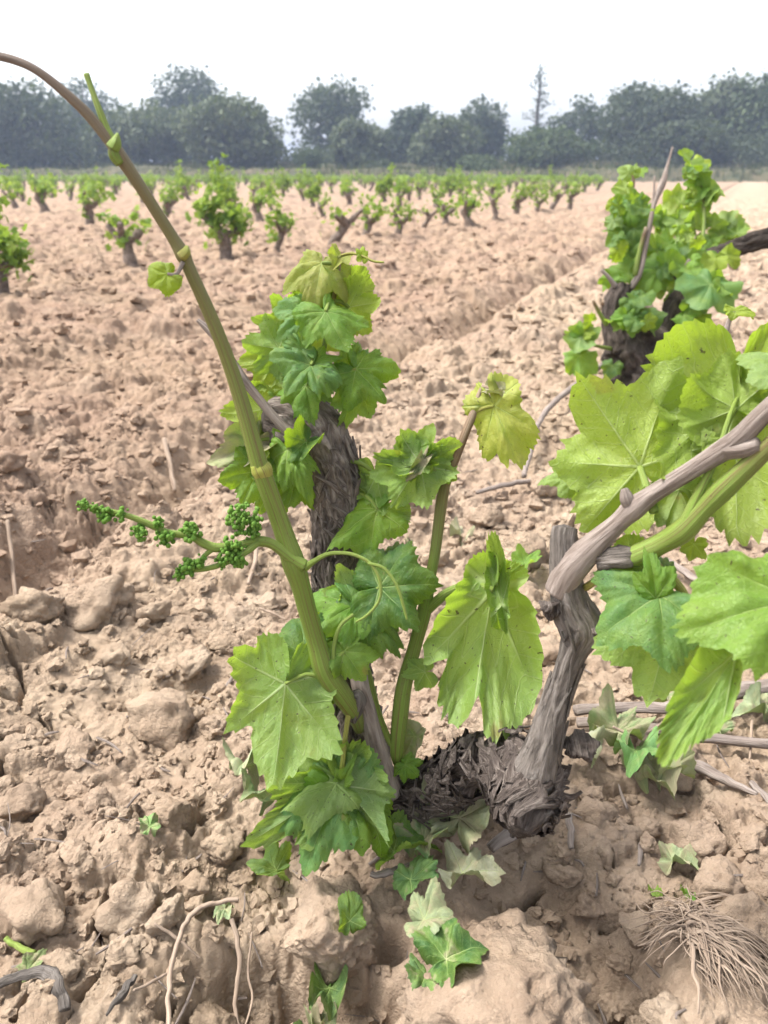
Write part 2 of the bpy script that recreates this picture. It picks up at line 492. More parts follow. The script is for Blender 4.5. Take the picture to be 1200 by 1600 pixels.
M_FOL = mat_simple("field_vine_leaf", [(0.08, 0.15, 0.025), (0.145, 0.24, 0.04), (0.25, 0.33, 0.06)], 30, 0.6, 0, island=True, trans=0.4)
M_TRUNKF = mat_simple("field_vine_bark", [(0.07, 0.052, 0.042), (0.17, 0.13, 0.105), (0.26, 0.21, 0.175)], 45, 0.95, 0.8, 0.02)

# ------------------------------------------------------------------ object helpers
def mesh_np(name, V, F, mats, uv=None, vein=None, smooth=True, midx=None):
    """V (n,3); F list of index arrays (m,3)/(m,4); uv and vein are per-vertex"""
    me = bpy.data.meshes.new(name)
    V = np.asarray(V, np.float32)
    if not isinstance(F, (list, tuple)): F = [F]
    F = [np.asarray(f, np.int32) for f in F if len(f)]
    li = np.concatenate([f.ravel() for f in F])
    tot = np.concatenate([np.full(len(f), f.shape[1], np.int32) for f in F])
    st = np.concatenate([[0], np.cumsum(tot)[:-1]]).astype(np.int32)
    me.vertices.add(len(V)); me.vertices.foreach_set("co", V.ravel())
    me.loops.add(len(li)); me.loops.foreach_set("vertex_index", li)
    me.polygons.add(len(tot)); me.polygons.foreach_set("loop_start", st)
    me.polygons.foreach_set("loop_total", tot)
    me.polygons.foreach_set("use_smooth", np.full(len(tot), smooth))
    for m in (mats if isinstance(mats, (list, tuple)) else [mats]): me.materials.append(m)
    if midx is not None: me.polygons.foreach_set("material_index", np.asarray(midx, np.int32))
    me.update(calc_edges=True)
    for nm, a in (("leaf", uv), ("vein", vein)):
        if a is not None:
            l = me.uv_layers.new(name=nm)
            l.data.foreach_set("uv", np.asarray(a, np.float32)[li].ravel())
    return me


def link(name, me, parent=None, loc=None):
    o = bpy.data.objects.new(name, me)
    COL.objects.link(o)
    if parent is not None: o.parent = parent
    if loc is not None: o.location = loc
    return o


def tag(o, label=None, cat=None, group=None, kind=None):
    if label: o['label'] = label
    if cat: o['category'] = cat
    if group: o['group'] = group
    if kind: o['kind'] = kind
    return o


def thing(name, label, cat, loc=(0, 0, 0), group=None):
    o = bpy.data.objects.new(name, None)
    o.empty_display_size = 0.05
    COL.objects.link(o); o.location = [float(v) for v in loc]
    return tag(o, label, cat, group)


def catmull(pts, n):
    pts = np.asarray(pts, float)
    k = len(pts)
    out = []
    ext = np.vstack([2 * pts[0] - pts[1], pts, 2 * pts[-1] - pts[-2]])
    for i in range(k - 1):
        p0, p1, p2, p3 = ext[i:i + 4]
        for t in np.linspace(0, 1, n, endpoint=False):
            out.append(0.5 * (2 * p1 + (p2 - p0) * t + (2 * p0 - 5 * p1 + 4 * p2 - p3) * t * t + (3 * p1 - p0 - 3 * p2 + p3) * t ** 3))
    out.append(pts[-1])
    return np.array(out)


def tube(pts, rad, sides=12, n=6, rough=0.0, fa=2.0, fl=60.0, seed=0, lump=0.0, caps=True):
    """swept tube through pts (k,3) with radii; returns V, F, uv (around, metres), vein (around, 0..1)"""
    C = catmull(np.column_stack([np.asarray(pts, float), np.asarray(rad, float)]), n)
    rr = np.maximum(C[:, 3], 1e-5); C = C[:, :3]
    T = np.gradient(C, axis=0); T /= np.linalg.norm(T, axis=1)[:, None] + 1e-12
    ref = np.array([0.0, 0, 1]) if abs(T[0][2]) < 0.9 else np.array([1.0, 0, 0])
    N = np.cross(T[0], ref); N /= np.linalg.norm(N)
    fr = []
    for t in T:
        N = N - t * np.dot(N, t); N /= np.linalg.norm(N)
        fr.append((N.copy(), np.cross(t, N)))
    L = np.concatenate([[0], np.cumsum(np.linalg.norm(np.diff(C, axis=0), axis=1))])
    ang = np.linspace(0, 2 * math.pi, sides + 1)
    m = len(C)
    A, LL = np.meshgrid(ang, L)
    R_ = rr[:, None] * np.ones_like(A)
    if rough or lump:
        ca, sa = np.cos(A), np.sin(A)
        tw = LL * 9
        if rough:
            R_ = R_ * (1 + rough * fbm3(np.cos(A + tw * .1) * fa, np.sin(A + tw * .1) * fa, LL * fl, 4, seed, 0.6))
        if lump:
            R_ = R_ * (1 + lump * vn3(ca * 0.9, sa * 0.9, LL / max(rr.max(), 1e-4) * 0.55, seed + 9))
    NN = np.array([f[0] for f in fr])[:, None, :]; BB = np.array([f[1] for f in fr])[:, None, :]
    V = C[:, None, :] + R_[..., None] * (np.cos(A)[..., None] * NN + np.sin(A)[..., None] * BB)
    V = V.reshape(-1, 3)
    uv = np.column_stack([(A / (2 * math.pi)).ravel(), LL.ravel()])
    ve = np.column_stack([(A / (2 * math.pi)).ravel(), (LL / L[-1]).ravel()])
    i = np.arange(m - 1)[:, None] * (sides + 1) + np.arange(sides)[None, :]
    F = np.stack([i, i + 1, i + sides + 2, i + sides + 1], -1).reshape(-1, 4)
    Fs = [F]
    if caps:
        c0, c1 = len(V), len(V) + 1
        V = np.vstack([V, C[0] - T[0] * rr[0] * 0.25, C[-1] + T[-1] * rr[-1] * 0.25])
        uv = np.vstack([uv, [0, 0], [0, L[-1]]]); ve = np.vstack([ve, [0, 0], [0, 1]])
        k = np.arange(sides)
        e = (m - 1) * (sides + 1)
        Fs.append(np.vstack([np.column_stack([np.full(sides, c0), k + 1, k]), np.column_stack([np.full(sides, c1), e + k, e + k + 1])]))
    return V, Fs, uv, ve


def merge(parts):
    """join several (V, Fs, uv, ve)"""
    Vs, F3, F4, U, E = [], [], [], [], []
    o = 0
    for V, Fs, uv, ve in parts:
        Vs.append(V); U.append(uv); E.append(ve)
        for f in Fs:
            (F3 if f.shape[1] == 3 else F4).append(f + o)
        o += len(V)
    F = []
    if F4: F.append(np.vstack(F4))
    if F3: F.append(np.vstack(F3))
    return np.vstack(Vs), F, np.vstack(U), np.vstack(E)


def tube_obj(name, pts, rad, mat, parent=None, **kw):
    V, F, uv, ve = tube(pts, rad, **kw)
    o0 = np.zeros(3)
    if parent is None:
        o0 = V.mean(0); 
    me = mesh_np(name, V - o0, F, mat, uv, ve)
    return link(name, me, parent, o0 if parent is None else None)


THIN = {'shoot': .72, 'tendril': .66, 'spur': .80, 'cane': .66, 'trunk': .80, 'arm': .78, 'cane_scar': .72, 'cane_bud': .8, 'side_shoot': .8}


def px_tube(name, pp, mat, parent, off=None, **kw):
    """pp: (px, py, depth, width in px)"""
    pts = [P(a, b, c) for a, b, c, d in pp]
    rad = [d * 0.5 * c / FPX * THIN.get(name, 1.0) for a, b, c, d in pp]
    if parent is not None:
        base = np.array(parent.location)
        pts = [p - base for p in pts]
    return tube_obj(name, pts, rad, mat, parent, **kw)


# ------------------------------------------------------------------ ground
def build_ground():
    ys = [0.12]
    while ys[-1] < 58:
        y = ys[-1]
        pxs = (y * y + 0.25) / (0.5 * 788)          # ground length of one pixel row
        if y < 0.9: dy = 0.0018
        elif y < 8: dy = max(0.0022, min(0.8 * pxs, 0.0022 + 0.0020 * (y - 0.9)))
        else: dy = 0.0144 + 0.012 * (y - 8)
        ys.append(y + dy)
    ys = np.array([-6, -3, -1.5, -0.8, -0.4, -0.2, -0.08, 0.0, 0.06] + ys + [61, 66, 75, 90, 120, 170, 250, 400, 700, 1200])
    ncol = 540
    u = np.linspace(-1, 1, ncol)
    k = np.arange(1, 60)
    ext = np.cumsum(0.006 * 1.135 ** k)
    u = np.concatenate([-1 - ext[::-1], u, 1 + ext])
    c = 0.20 + 0.475 * np.maximum(ys, 0.0)
    Y, U = np.meshgrid(ys, u, indexing='ij')
    X = U * c[:, None]
    dyy = np.gradient(ys)[:, None] * np.ones_like(U)
    dxx = np.abs(np.gradient(X, axis=1))
    spac = np.maximum(dxx, dyy * 0.55)
    Z = height(X.ravel(), Y.ravel(), spac.ravel()).reshape(X.shape)
    Z = np.where(Y > 57, Z * 0.2, Z)
    V = np.stack([X, Y, Z], -1).reshape(-1, 3)
    n, m = X.shape
    i = np.arange(n - 1)[:, None] * m + np.arange(m - 1)[None, :]
    F = np.stack([i, i + 1, i + m + 1, i + m], -1).reshape(-1, 4)
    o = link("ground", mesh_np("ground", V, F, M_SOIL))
    return tag(o, "ploughed dry tan soil of clods and cracked crust", None, None, "structure")


ground = build_ground()


def ico(sub):
    bm = bmesh.new(); bmesh.ops.create_icosphere(bm, subdivisions=sub, radius=1.0)
    V = np.array([v.co[:] for v in bm.verts]); F = np.array([[v.index for v in f.verts] for f in bm.faces])
    bm.free(); return V, F


ICO = {k: ico(k) for k in (1, 2, 3, 4, 5)}


def rock(sub, seed, sx=1.0, sy=1.0, sz=0.75, rough=0.28, cuts=9, fine=0.05):
    r = np.random.default_rng(seed)
    V, F = ICO[sub]; V = V.copy()
    for i in range(cuts):                                   # blunt facets
        n = r.normal(size=3); n /= np.linalg.norm(n); lim = r.uniform(0.52, 0.90)
        d = V @ n; ex = np.maximum(d - lim, 0)
        V -= ex[:, None] * n[None, :] * 0.85
    o = r.uniform(0, 50, 3)
    q = V * 1.6 + o
    k = 1 + rough * fbm3(q[:, 0], q[:, 1], q[:, 2], 3, seed, 0.55)
    if sub >= 4:
        q = V * 6 + o
        rid = np.abs(fbm3(q[:, 0], q[:, 1], q[:, 2], 4, seed + 5, 0.6))
        k += fine * (1 - 2 * rid) + 0.03 * fbm3(q[:, 0] * 3, q[:, 1] * 3, q[:, 2] * 3, 3, seed + 8)
    V = V * k[:, None] * np.array([sx, sy, sz])
    return V, F


# big clods one can point to: (px, py centre, width px, height/width, depth-factor, label)
BIG = [
    (520, 1432, 176, 0.66, 0.8, "big rounded tan clod at the foot of the vine, just below its hanging leaf"),
    (742, 1530, 330, 0.50, 0.9, "largest pale clod, a broad slab carrying the green fallen leaf"),
    (210, 1388, 112, 0.90, 0.8, "smooth egg-shaped clod standing on the crust at the lower left"),
    (318, 1520, 100, 0.80, 0.8, "flat-topped tan clod beside the curved pale twig"),
    (403, 1462, 62, 1.3, 0.9, "small upright clod wedged left of the big rounded clod"),
    (158, 940, 112, 0.66, 0.9, "angular pale clod under the flower cluster, overhanging a shadow"),
    (262, 1095, 118, 0.72, 0.9, "broad knobbly clod left of the large hanging leaf"),
    (1088, 1300, 92, 0.9, 0.9, "rounded smooth clod to the right of the crumpled wilted leaves"),
    (1120, 1372, 100, 0.75, 0.9, "lumpy clod just above the bundle of dry straw"),
    (1160, 1440, 110, 0.8, 0.9, "brown shaded clod behind the bundle of dry straw"),
    (1150, 1575, 120, 0.7, 0.9, "tan clod below the straw bundle in the bottom corner"),
    (272, 1275, 62, 0.8, 0.9, "blocky clod beside a crack left of the hanging leaves"),
    (345, 1290, 60, 0.85, 0.9, "dark-sided clod touching the pale dusty leaf"),
    (350, 985, 52, 0.85, 0.9, "rounded pale clod right below the drooping flower cluster"),
    (905, 650, 66, 0.6, 0.9, "tan clod beside the bent twig near the second vine"),
    (815, 845, 92, 0.6, 0.9, "rough brown clod left of the sawn vine stub"),
    (735, 945, 66, 0.7, 0.9, "brown rounded clod behind the arching leaf stalk"),
    (1060, 1170, 120, 0.5, 0.9, "long flat clod under the two grey canes"),
    (700, 665, 26, 0.8, 0.9, "small whitish stone left of the yellow hanging leaf"),
]
for i, (px, py, wpx, ar, dp, lab) in enumerate(BIG):
    x, y = Gxy(px, py + wpx * ar * 0.22)
    zc = y * math.cos(PITCH) + 0.5 * math.sin(PITCH)
    s = wpx * 0.5 * zc / FPX * 1.06
    V, F = rock(5 if wpx > 150 else 4, 100 + i, 1.0, dp, min(1.05, ar * 1.05), 0.26, 12, 0.09)
    me = mesh_np("clod", V * s, F, M_SOIL)
    o = link("clod" if "stone" not in lab else "stone", me, None, (x, y, H1(x, y) + s * ar * (0.85 if i == 0 else .18 if i == 1 else .36)))
    o.rotation_euler = (0, 0, rng.uniform(-0.5, 0.5))
    tag(o, lab, "clod" if "stone" not in lab else "stone", "big loose clods" if "stone" not in lab else None)

# loose clods, parts of the ground, largest in view
CLOD_MESH = []
for i in range(10):
    V, F = rock(3, 300 + i, 1.0, rng.uniform(0.7, 1.0), rng.uniform(0.55, 0.85), 0.42, 16)
    CLOD_MESH.append(mesh_np("soil_clod", V, F, M_SOIL, smooth=False))
BIGC = []
for i in range(5):
    V, F = rock(4, 340 + i, 1.0, rng.uniform(.75, 1), rng.uniform(.6, .85), .28, 13, .08)
    BIGC.append(mesh_np("soil_clod", V, F, M_SOIL))
for i, (px, py, wd) in enumerate([(60, 985, 90), (175, 1030, 60), (110, 1170, 84), (30, 1250, 100), (150, 1250, 62), (285, 1180, 70), (330, 1120, 54), (60, 1420, 110), (120, 1330, 60), (260, 1440, 72), (190, 1490, 66), (90, 1500, 70), (300, 1370, 54), (370, 1330, 50),
        (240, 960, 60), (420, 930, 52), (300, 1030, 60), (930, 1290, 60), (1010, 1290, 56), (880, 1350, 64), (1000, 1440, 70), (920, 1390, 54), (1040, 1580, 90), (960, 1590, 70), (1170, 1330, 60), (840, 1560, 60), (860, 1010, 60), (850, 760, 60), (760, 800, 70), (680, 860, 54), (20, 760, 60), (90, 700, 50), (600, 640, 40), (650, 590, 36)]):
    x, y = Gxy(px, py)
    q = .5 * wd * (y * .9186 + .195) / FPX
    o = link("soil_clod", BIGC[i % 5], ground, (x, y, H1(x, y) + q * .2))
    o.scale = (q, q, q); o.rotation_euler = (rng.uniform(-.3, .3), rng.uniform(-.3, .3), rng.uniform(0, 6.28))
cnt = 0
while cnt < 250:
    px = rng.uniform(-20, 1220); py = 320 + 1270 * rng.uniform(0, 1) ** 0.9
    if py < 400 and rng.uniform() < 0.5: continue
    x, y = Gxy(px, py)
    zc = y * 0.9186 + 0.195
    s = 0.5 * zc / FPX * rng.uniform(12, 30) * (1.3 if py > 900 else 1.0)
    s = min(max(s, 0.006), 0.05)
    if y < 1.1 and 480 < px < 720 and py > 1150: continue
    o = link("soil_clod", CLOD_MESH[cnt % 10], ground, (x, y, H1(x, y) + s * 0.25))
    o.scale = (s, s, s); o.rotation_euler = (rng.uniform(-.3, .3), rng.uniform(-.3, .3), rng.uniform(0, 6.28))
    cnt += 1


def scatter(name, n, sub, yr, smin, smax, seed, pw=2.2, flat=False):
    r = np.random.default_rng(seed)
    tmpl = [rock(sub, 500 + seed * 10 + i, 1, 0.8, 0.7, 0.7 if sub < 3 else .42, 7 if sub < 3 else 15) for i in range(6)]
    y = yr[0] * (yr[1] / yr[0]) ** r.uniform(0, 1, n)
    x = (0.16 + 0.5 * y) * r.uniform(-1, 1, n)
    keepm = fbm2(x * 2.2, y * 2.2, 2, 40 + seed) + r.uniform(-0.6, 0.6, n) > -0.1
    x, y = x[keepm], y[keepm]
    z = height(x, y)
    s = smin + (smax - smin) * r.uniform(0, 1, len(x)) ** pw
    s = s * np.clip(0.6 + 0.25 * y, 0.6, 1.8)
    Vs, Fs = [], []
    o = 0
    for i in range(6):
        idx = np.arange(i, len(x), 6)
        V, F = tmpl[i]
        a = r.uniform(0, 6.283, len(idx)); ca, sa = np.cos(a), np.sin(a)
        vx = V[None, :, 0] * ca[:, None] - V[None, :, 1] * sa[:, None]
        vy = V[None, :, 0] * sa[:, None] + V[None, :, 1] * ca[:, None]
        vz = np.repeat(V[None, :, 2], len(idx), 0)
        W = np.stack([vx, vy, vz], -1) * s[idx][:, None, None] + np.stack([x[idx], y[idx], z[idx] + s[idx] * 0.15], -1)[:, None, :]
        Vs.append(W.reshape(-1, 3))
        Fs.append((F[None] + (o + np.arange(len(idx)) * len(V))[:, None, None]).reshape(-1, 3))
        o += len(idx) * len(V)
    ob = link(name, mesh_np(name, np.vstack(Vs), np.vstack(Fs), M_SOIL, smooth=False), ground)
    ob['kind'] = 'stuff'
    return ob


scatter("soil_crumbs", 4200, 2, (0.34, 1.3), 0.0010, 0.009, 1, 3.5)
scatter("soil_chunks", 420, 3, (0.36, 1.25), 0.006, 0.022, 3, 1.8)
scatter("soil_chips", 1500, 2, (0.36, 1.6), 0.004, 0.012, 4, 1.8)
scatter("soil_lumps", 9000, 1, (1.0, 9.0), 0.004, 0.020, 2, 2.6)

# ------------------------------------------------------------------ grape leaf
OUT_T = np.array([0, 13, 27, 40, 51, 62, 77, 92, 106, 120, 138, 156, 168, 175, 180.0])
OUT_R = np.array([1.0, 0.86, 0.69, 0.80, 0.93, 0.82, 0.63, 0.68, 0.75, 0.68, 0.60, 0.50, 0.38, 0.2, 0.06])
VEIN_ANG = np.radians([-106, -51, 0, 51, 106])


def leaf_mesh(L, seed=0, na=132, nr=12, sinus=1.0, width=1.0, fold=0.15, droop=0.3, wave=0.09, curl=0.0, pucker=0.75, mats=None, name="leaf", twist=None, tear=None, basal=1.0):
    r = np.random.default_rng(seed)
    if twist is None: twist = r.uniform(-.35, .35)
    if tear is None: tear = max(0, r.uniform(-.15, .3))
    th = np.linspace(-math.pi, math.pi, na, endpoint=False)
    deg = np.abs(np.degrees(th))
    base = np.interp(deg, OUT_T, OUT_R)
    env = np.interp(deg, [0, 51, 106, 156, 168, 180], [1.0, 0.93, 0.75, 0.5, 0.38, 0.06])
    base = env + (base - env) * sinus
    if basal != 1.0: base *= np.interp(deg, [60, 95], [1, basal])
    # smooth lobes a little and vary both halves
    base *= 1 + 0.07 * np.sin(th * 2 + r.uniform(0, 6)) + 0.05 * np.sin(th * 5 + r.uniform(0, 6))
    ph = th * 23 / math.pi + 0.5 * np.sin(th * 3 + r.uniform(0, 6))
    saw = np.abs(((ph) % 1.0) - 0.5) * 2
    base *= 1 + (0.11 * saw - 0.05) * np.clip((175 - deg) / 20, 0, 1) * (0.8 + 0.5 * np.sin(th * 7 + r.uniform(0, 6)))
    if tear:
        for _ in range(3):
            a0 = r.uniform(-2.4, 2.4); base *= 1 - tear * np.exp(-((th - a0) / 0.12) ** 2)
    tt = np.linspace(0, 1, nr + 1)[1:]
    tt = tt ** 0.85
    T, TH = np.meshgrid(tt, th, indexing='ij')
    RR = T * base[None, :]
    x = RR * np.sin(TH) * width; y = RR * np.cos(TH)
    x = np.concatenate([[0], x.ravel()]); y = np.concatenate([[0], y.ravel()])
    t = np.concatenate([[0], T.ravel()]); tha = np.concatenate([[0], TH.ravel()])
    rr = np.hypot(x, y)
    # nearest main vein
    dang = np.abs(((tha[:, None] - VEIN_ANG[None, :] + math.pi) % (2 * math.pi)) - math.pi)
    dm = dang.min(1); dm = np.minimum(dm, math.pi / 2)
    along = rr * np.cos(dm); across = rr * np.sin(dm)
    cz_ = np.minimum(rr / .45, 1) ** 1.5
    z = pucker * cz_ * (0.10 * np.sin(np.minimum(across / 0.2, 1.0) * 1.5708) * (1 - 0.5 * t))
    z += pucker * cz_ * 0.034 * np.abs(np.sin(math.pi * (along - 0.85 * across) / 0.16)) * np.minimum(across / 0.08, 1)
    z += fold * np.abs(x)
    z -= droop * rr ** 2 * 0.8
    z += wave * t ** 2 * (np.sin(tha * 4 + r.uniform(0, 6)) + 0.7 * np.sin(tha * 7 + r.uniform(0, 6)))
    z -= r.uniform(0, .22) * t ** 5
    z += r.uniform(-.25, .25) * np.maximum(x, 0) ** 1.5 + r.uniform(-.25, .25) * np.maximum(-x, 0) ** 1.5
    o = r.uniform(0, 30)
    z += 0.05 * pn2(x * 3 + o, y * 3, 3) + 0.02 * pn2(x * 9 + o, y * 9, 4)
    if curl:                                                # roll the two halves up or down
        ang = curl * np.abs(x)
        k = np.where(np.abs(ang) > 1e-4, np.sin(ang) / (ang + 1e-9), 1.0)
        z = z * np.cos(ang) + np.abs(x) * np.sin(ang) * 0.9; x = x * k
    if twist:
        a = twist * y; x, z = x * np.cos(a) - z * np.sin(a), x * np.sin(a) + z * np.cos(a)
    V = np.column_stack([x, y, z]) * L
    F3 = np.column_stack([np.zeros(na, int), 1 + np.arange(na), 1 + (np.arange(na) + 1) % na])[:, ::-1].copy()
    i = 1 + np.arange(nr - 1)[:, None] * na + np.arange(na)[None, :]
    j = 1 + np.arange(nr - 1)[:, None] * na + (np.arange(na)[None, :] + 1) % na
    F4 = np.stack([i, i + na, j + na, j], -1).reshape(-1, 4)[:, ::-1].copy()
    F4 = F4[:, ::-1].copy(); F3 = F3[:, ::-1].copy()
    # orientation check: normal of the first quad should be +z
    a, b, c = V[F4[0][0]], V[F4[0][1]], V[F4[0][2]]
    flat = np.cross((b - a)[:2], (c - a)[:2])
    if flat < 0: F4 = F4[:, ::-1].copy()
    a, b, c = V[F3[0][0]], V[F3[0][1]], V[F3[0][2]]
    if np.cross((b - a)[:2], (c - a)[:2]) < 0: F3 = F3[:, ::-1].copy()
    uvw = np.column_stack([rr * np.sin(tha), rr * np.cos(tha)])
    return mesh_np(name, V, [F4, F3], mats or M_LEAF, uvw, np.column_stack([along, across]))


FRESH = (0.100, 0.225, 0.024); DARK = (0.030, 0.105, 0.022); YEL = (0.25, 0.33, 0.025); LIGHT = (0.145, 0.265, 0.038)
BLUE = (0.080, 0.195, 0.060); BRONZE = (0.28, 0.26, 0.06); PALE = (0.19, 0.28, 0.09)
_ls = [0]


def orient(o, b, tip, nrm):
    b = Vector(b); y = (Vector(tip) - b); L = y.length; y.normalize()
    n = Vector(nrm); n = n - y * n.dot(y)
    if n.length < 1e-4: n = y.orthogonal()
    n.normalize(); x = y.cross(n)
    from mathutils import Matrix
    M = Matrix((x, y, n)).transposed()
    o.rotation_euler = M.to_euler()
    return L


def leaf(parent, b, tip, face=(1.0, 0.3, 0.0), under=False, col=FRESH, att=None, mat=None, pmat=None, pw=6.5, label=None, name="leaf", zoff=None, **kw):
    """b, tip = (px, py, depth); face = (to camera, up, right) weights of the side that is seen"""
    _ls[0] += 1
    base = np.array(parent.location) if parent is not None else np.zeros(3)
    pb = P(*b); pt = P(*tip)
    tc = C0 - pb; tc /= np.linalg.norm(tc)
    n = face[0] * tc + face[1] * np.array([0, 0, 1.0]) + face[2] * CR
    if under: n = -n
    L = float(np.linalg.norm(pt - pb))
    me = leaf_mesh(L, seed=kw.pop('seed', _ls[0] * 13), mats=mat or M_LEAF, **kw)
    o = link(name, me, parent, pb - base)
    orient(o, pb, pt, n)
    k = 1 + rng.uniform(-0.12, 0.12)
    o.color = (col[0] * k, col[1] * k, col[2] * k, 1)
    if label: o['label'] = label
    if att is not None:
        pts = [P(*a[:3]) for a in (att if isinstance(att, list) else [att])] + [pb]
        if len(pts) == 2:
            mid = (pts[0] + pts[1]) / 2 + np.array([0, 0, 0.12 * np.linalg.norm(pts[1] - pts[0])])
            pts = [pts[0], mid, pts[1]]
        q = o.matrix_basis.inverted()
        lp = [np.array(q @ Vector(p - base)) for p in pts]
        r0 = pw * 0.5 * b[2] / FPX
        V, F, uv, ve = tube(lp, np.linspace(r0 * 1.25, r0 * 0.8, len(lp)), 8, 6)
        link("petiole", mesh_np("petiole", V, F, pmat or M_PET, uv, ve), o)
    return o


# ------------------------------------------------------------------ the vine in front
vx, vy = Gxy(575, 1290)
vine = thing("grapevine", "gnarled old grapevine nearest the camera with a long green shoot arching over it", "grapevine", (vx, vy, H1(vx, vy)))
ZT = 0.60
trunk = px_tube("trunk", [(580, 1330, .675, 125), (572, 1270, .665, 118), (556, 1180, .655, 102), (543, 1080, .645, 92), (530, 980, .635, 84), (524, 900, .63, 82),
                (530, 830, .622, 92), (528, 770, .617, 96), (512, 710, .61, 92), (492, 668, .605, 100), (470, 640, .60, 84)],
                M_BARK, vine, sides=72, n=22, rough=0.19, fa=3.2, fl=42, seed=3, lump=0.16)
px_tube("trunk_head", [(500, 690, .605, 60), (458, 668, .598, 78), (436, 655, .596, 74), (414, 650, .594, 50)], M_BARK, vine, sides=48, n=12, rough=0.26, fa=2.5, fl=60, seed=8, lump=0.3)
px_tube("trunk_head", [(487, 670, .60, 40), (490, 640, .596, 36), (487, 615, .594, 22)], M_BARK, vine, sides=32, n=10, rough=0.25, fa=2.5, fl=70, seed=9, lump=0.2)
arm = px_tube("arm", [(560, 1240, .66, 90), (620, 1250, .635, 92), (680, 1236, .615, 80), (730, 1205, .59, 78), (785, 1190, .56, 96), (830, 1215, .53, 120), (818, 1265, .505, 95), (812, 1300, .495, 50)],
              M_DARKB, vine, sides=64, n=18, rough=0.30, fa=2.6, fl=48, seed=14, lump=0.28)
px_tube("spur", [(832, 1225, .515, 98), (848, 1170, .503, 66), (868, 1100, .495, 50), (892, 1025, .488, 50), (908, 982, .484, 78), (893, 945, .482, 72), (882, 895, .478, 60), (880, 842, .475, 57), (882, 824, .475, 52)],
        M_SPUR, vine, sides=56, n=18, rough=0.10, fa=3.0, fl=30, seed=21, lump=0.14)
for k, (a, b, c, wd) in enumerate([(905, 1165, .50, 44), (862, 950, .478, 34), (932, 985, .478, 40), (700, 1245, .60, 40), (655, 1265, .615, 44), (740, 1165, .575, 40), (790, 1150, .56, 34), (600, 1260, .63, 30)]):
    V, F = rock(4, 700 + k, 1, 1, 0.85, 0.42, 5, 0.16)
    r0 = wd * 0.5 * c / FPX
    V = V * r0
    uv = np.column_stack([V[:, 0] * 18, V[:, 2]])
    link("knot", mesh_np("knot", V, F, M_DARKB, uv, uv), vine, P(a, b, c) - np.array(vine.location))

# peeling bark strips and curls standing off the wood
def bark_strips(n, path, seed, side, w0=0.0034, lmin=0.012, lmax=0.05, mat=None):
    r = np.random.default_rng(seed)
    base = np.array(vine.location)
    C = catmull([list(P(a, b, c) - base) + [d * .5 * c / FPX] for a, b, c, d in path], 14)
    parts = []
    Ls = np.concatenate([[0], np.cumsum(np.linalg.norm(np.diff(C[:, :3], axis=0), axis=1))])
    for i in range(n):
        l = r.uniform(lmin, lmax); s0 = r.uniform(0, max(1e-3, Ls[-1] - l)); a0 = r.uniform(0, 6.283)
        wd = w0 * r.uniform(0.35, 1.3); lift = r.uniform(0.01, 0.18); tw = r.uniform(-0.9, 0.9)
        rows = []
        K = 8
        for k in range(K):
            f = k / (K - 1); s = s0 + l * f
            c = np.array([np.interp(s, Ls, C[:, j]) for j in range(4)])
            c2 = np.array([np.interp(s + 0.004, Ls, C[:, j]) for j in range(3)])
            t = c2 - c[:3]; t /= np.linalg.norm(t) + 1e-9
            rf = np.array([0, 1.0, 0.2]); nn = np.cross(t, rf); nn /= np.linalg.norm(nn); bb = np.cross(t, nn)
            a = a0 + tw * (f - 0.5) + 0.15 * math.sin(5 * f + i)
            rad = c[3] * (1.0 + lift * (f ** 3) * (1.3 if i % 3 else 2.2) + 0.05 + lift * ((1 - f) ** 6) * 0.8)
            ww = wd * (1 - 0.75 * abs(f - 0.45) * 1.6)
            for sg in (-1, 0, 1):
                aa = a + sg * ww / c[3]
                rows.append(c[:3] + (rad + (0.0015 if sg == 0 else 0)) * (math.cos(aa) * nn + math.sin(aa) * bb))
        V = np.array(rows)
        idx = np.arange(K - 1)[:, None] * 3 + np.arange(2)[None, :]
        F = np.stack([idx, idx + 1, idx + 4, idx + 3], -1).reshape(-1, 4)
        uv = np.column_stack([np.tile([0, .04, .08], K) + i * .37, np.repeat(np.linspace(0, l, K), 3) + i])
        parts.append((V, [F], uv, uv))
    V, F, uv, ve = merge(parts)
    o = link("bark_strips", mesh_np("bark_strips", V, F, mat or M_BARK, uv, ve), vine); o['kind'] = 'stuff'


bark_strips(380, [(572, 1270, .665, 94), (543, 1080, .645, 74), (524, 900, .63, 66), (530, 830, .622, 74), (528, 770, .617, 77), (512, 710, .61, 74), (482, 660, .605, 72)], 1, 0)
bark_strips(200, [(600, 1252, .64, 84), (680, 1236, .615, 80), (730, 1205, .59, 78), (785, 1190, .56, 96), (830, 1215, .53, 116)], 2, 0, 0.0045, 0.010, 0.03, M_DARKB)
bark_strips(24, [(834, 1225, .515, 74), (848, 1170, .503, 50), (868, 1100, .495, 38), (892, 1025, .488, 38), (905, 982, .484, 58), (882, 890, .478, 45)], 3, 0, 0.002, 0.02, 0.06, M_SPUR)
bark_strips(60, [(812, 1300, .495, 60), (818, 1265, .505, 95), (830, 1215, .53, 120)], 4, 0, 0.006, 0.012, 0.03, M_DARKB)

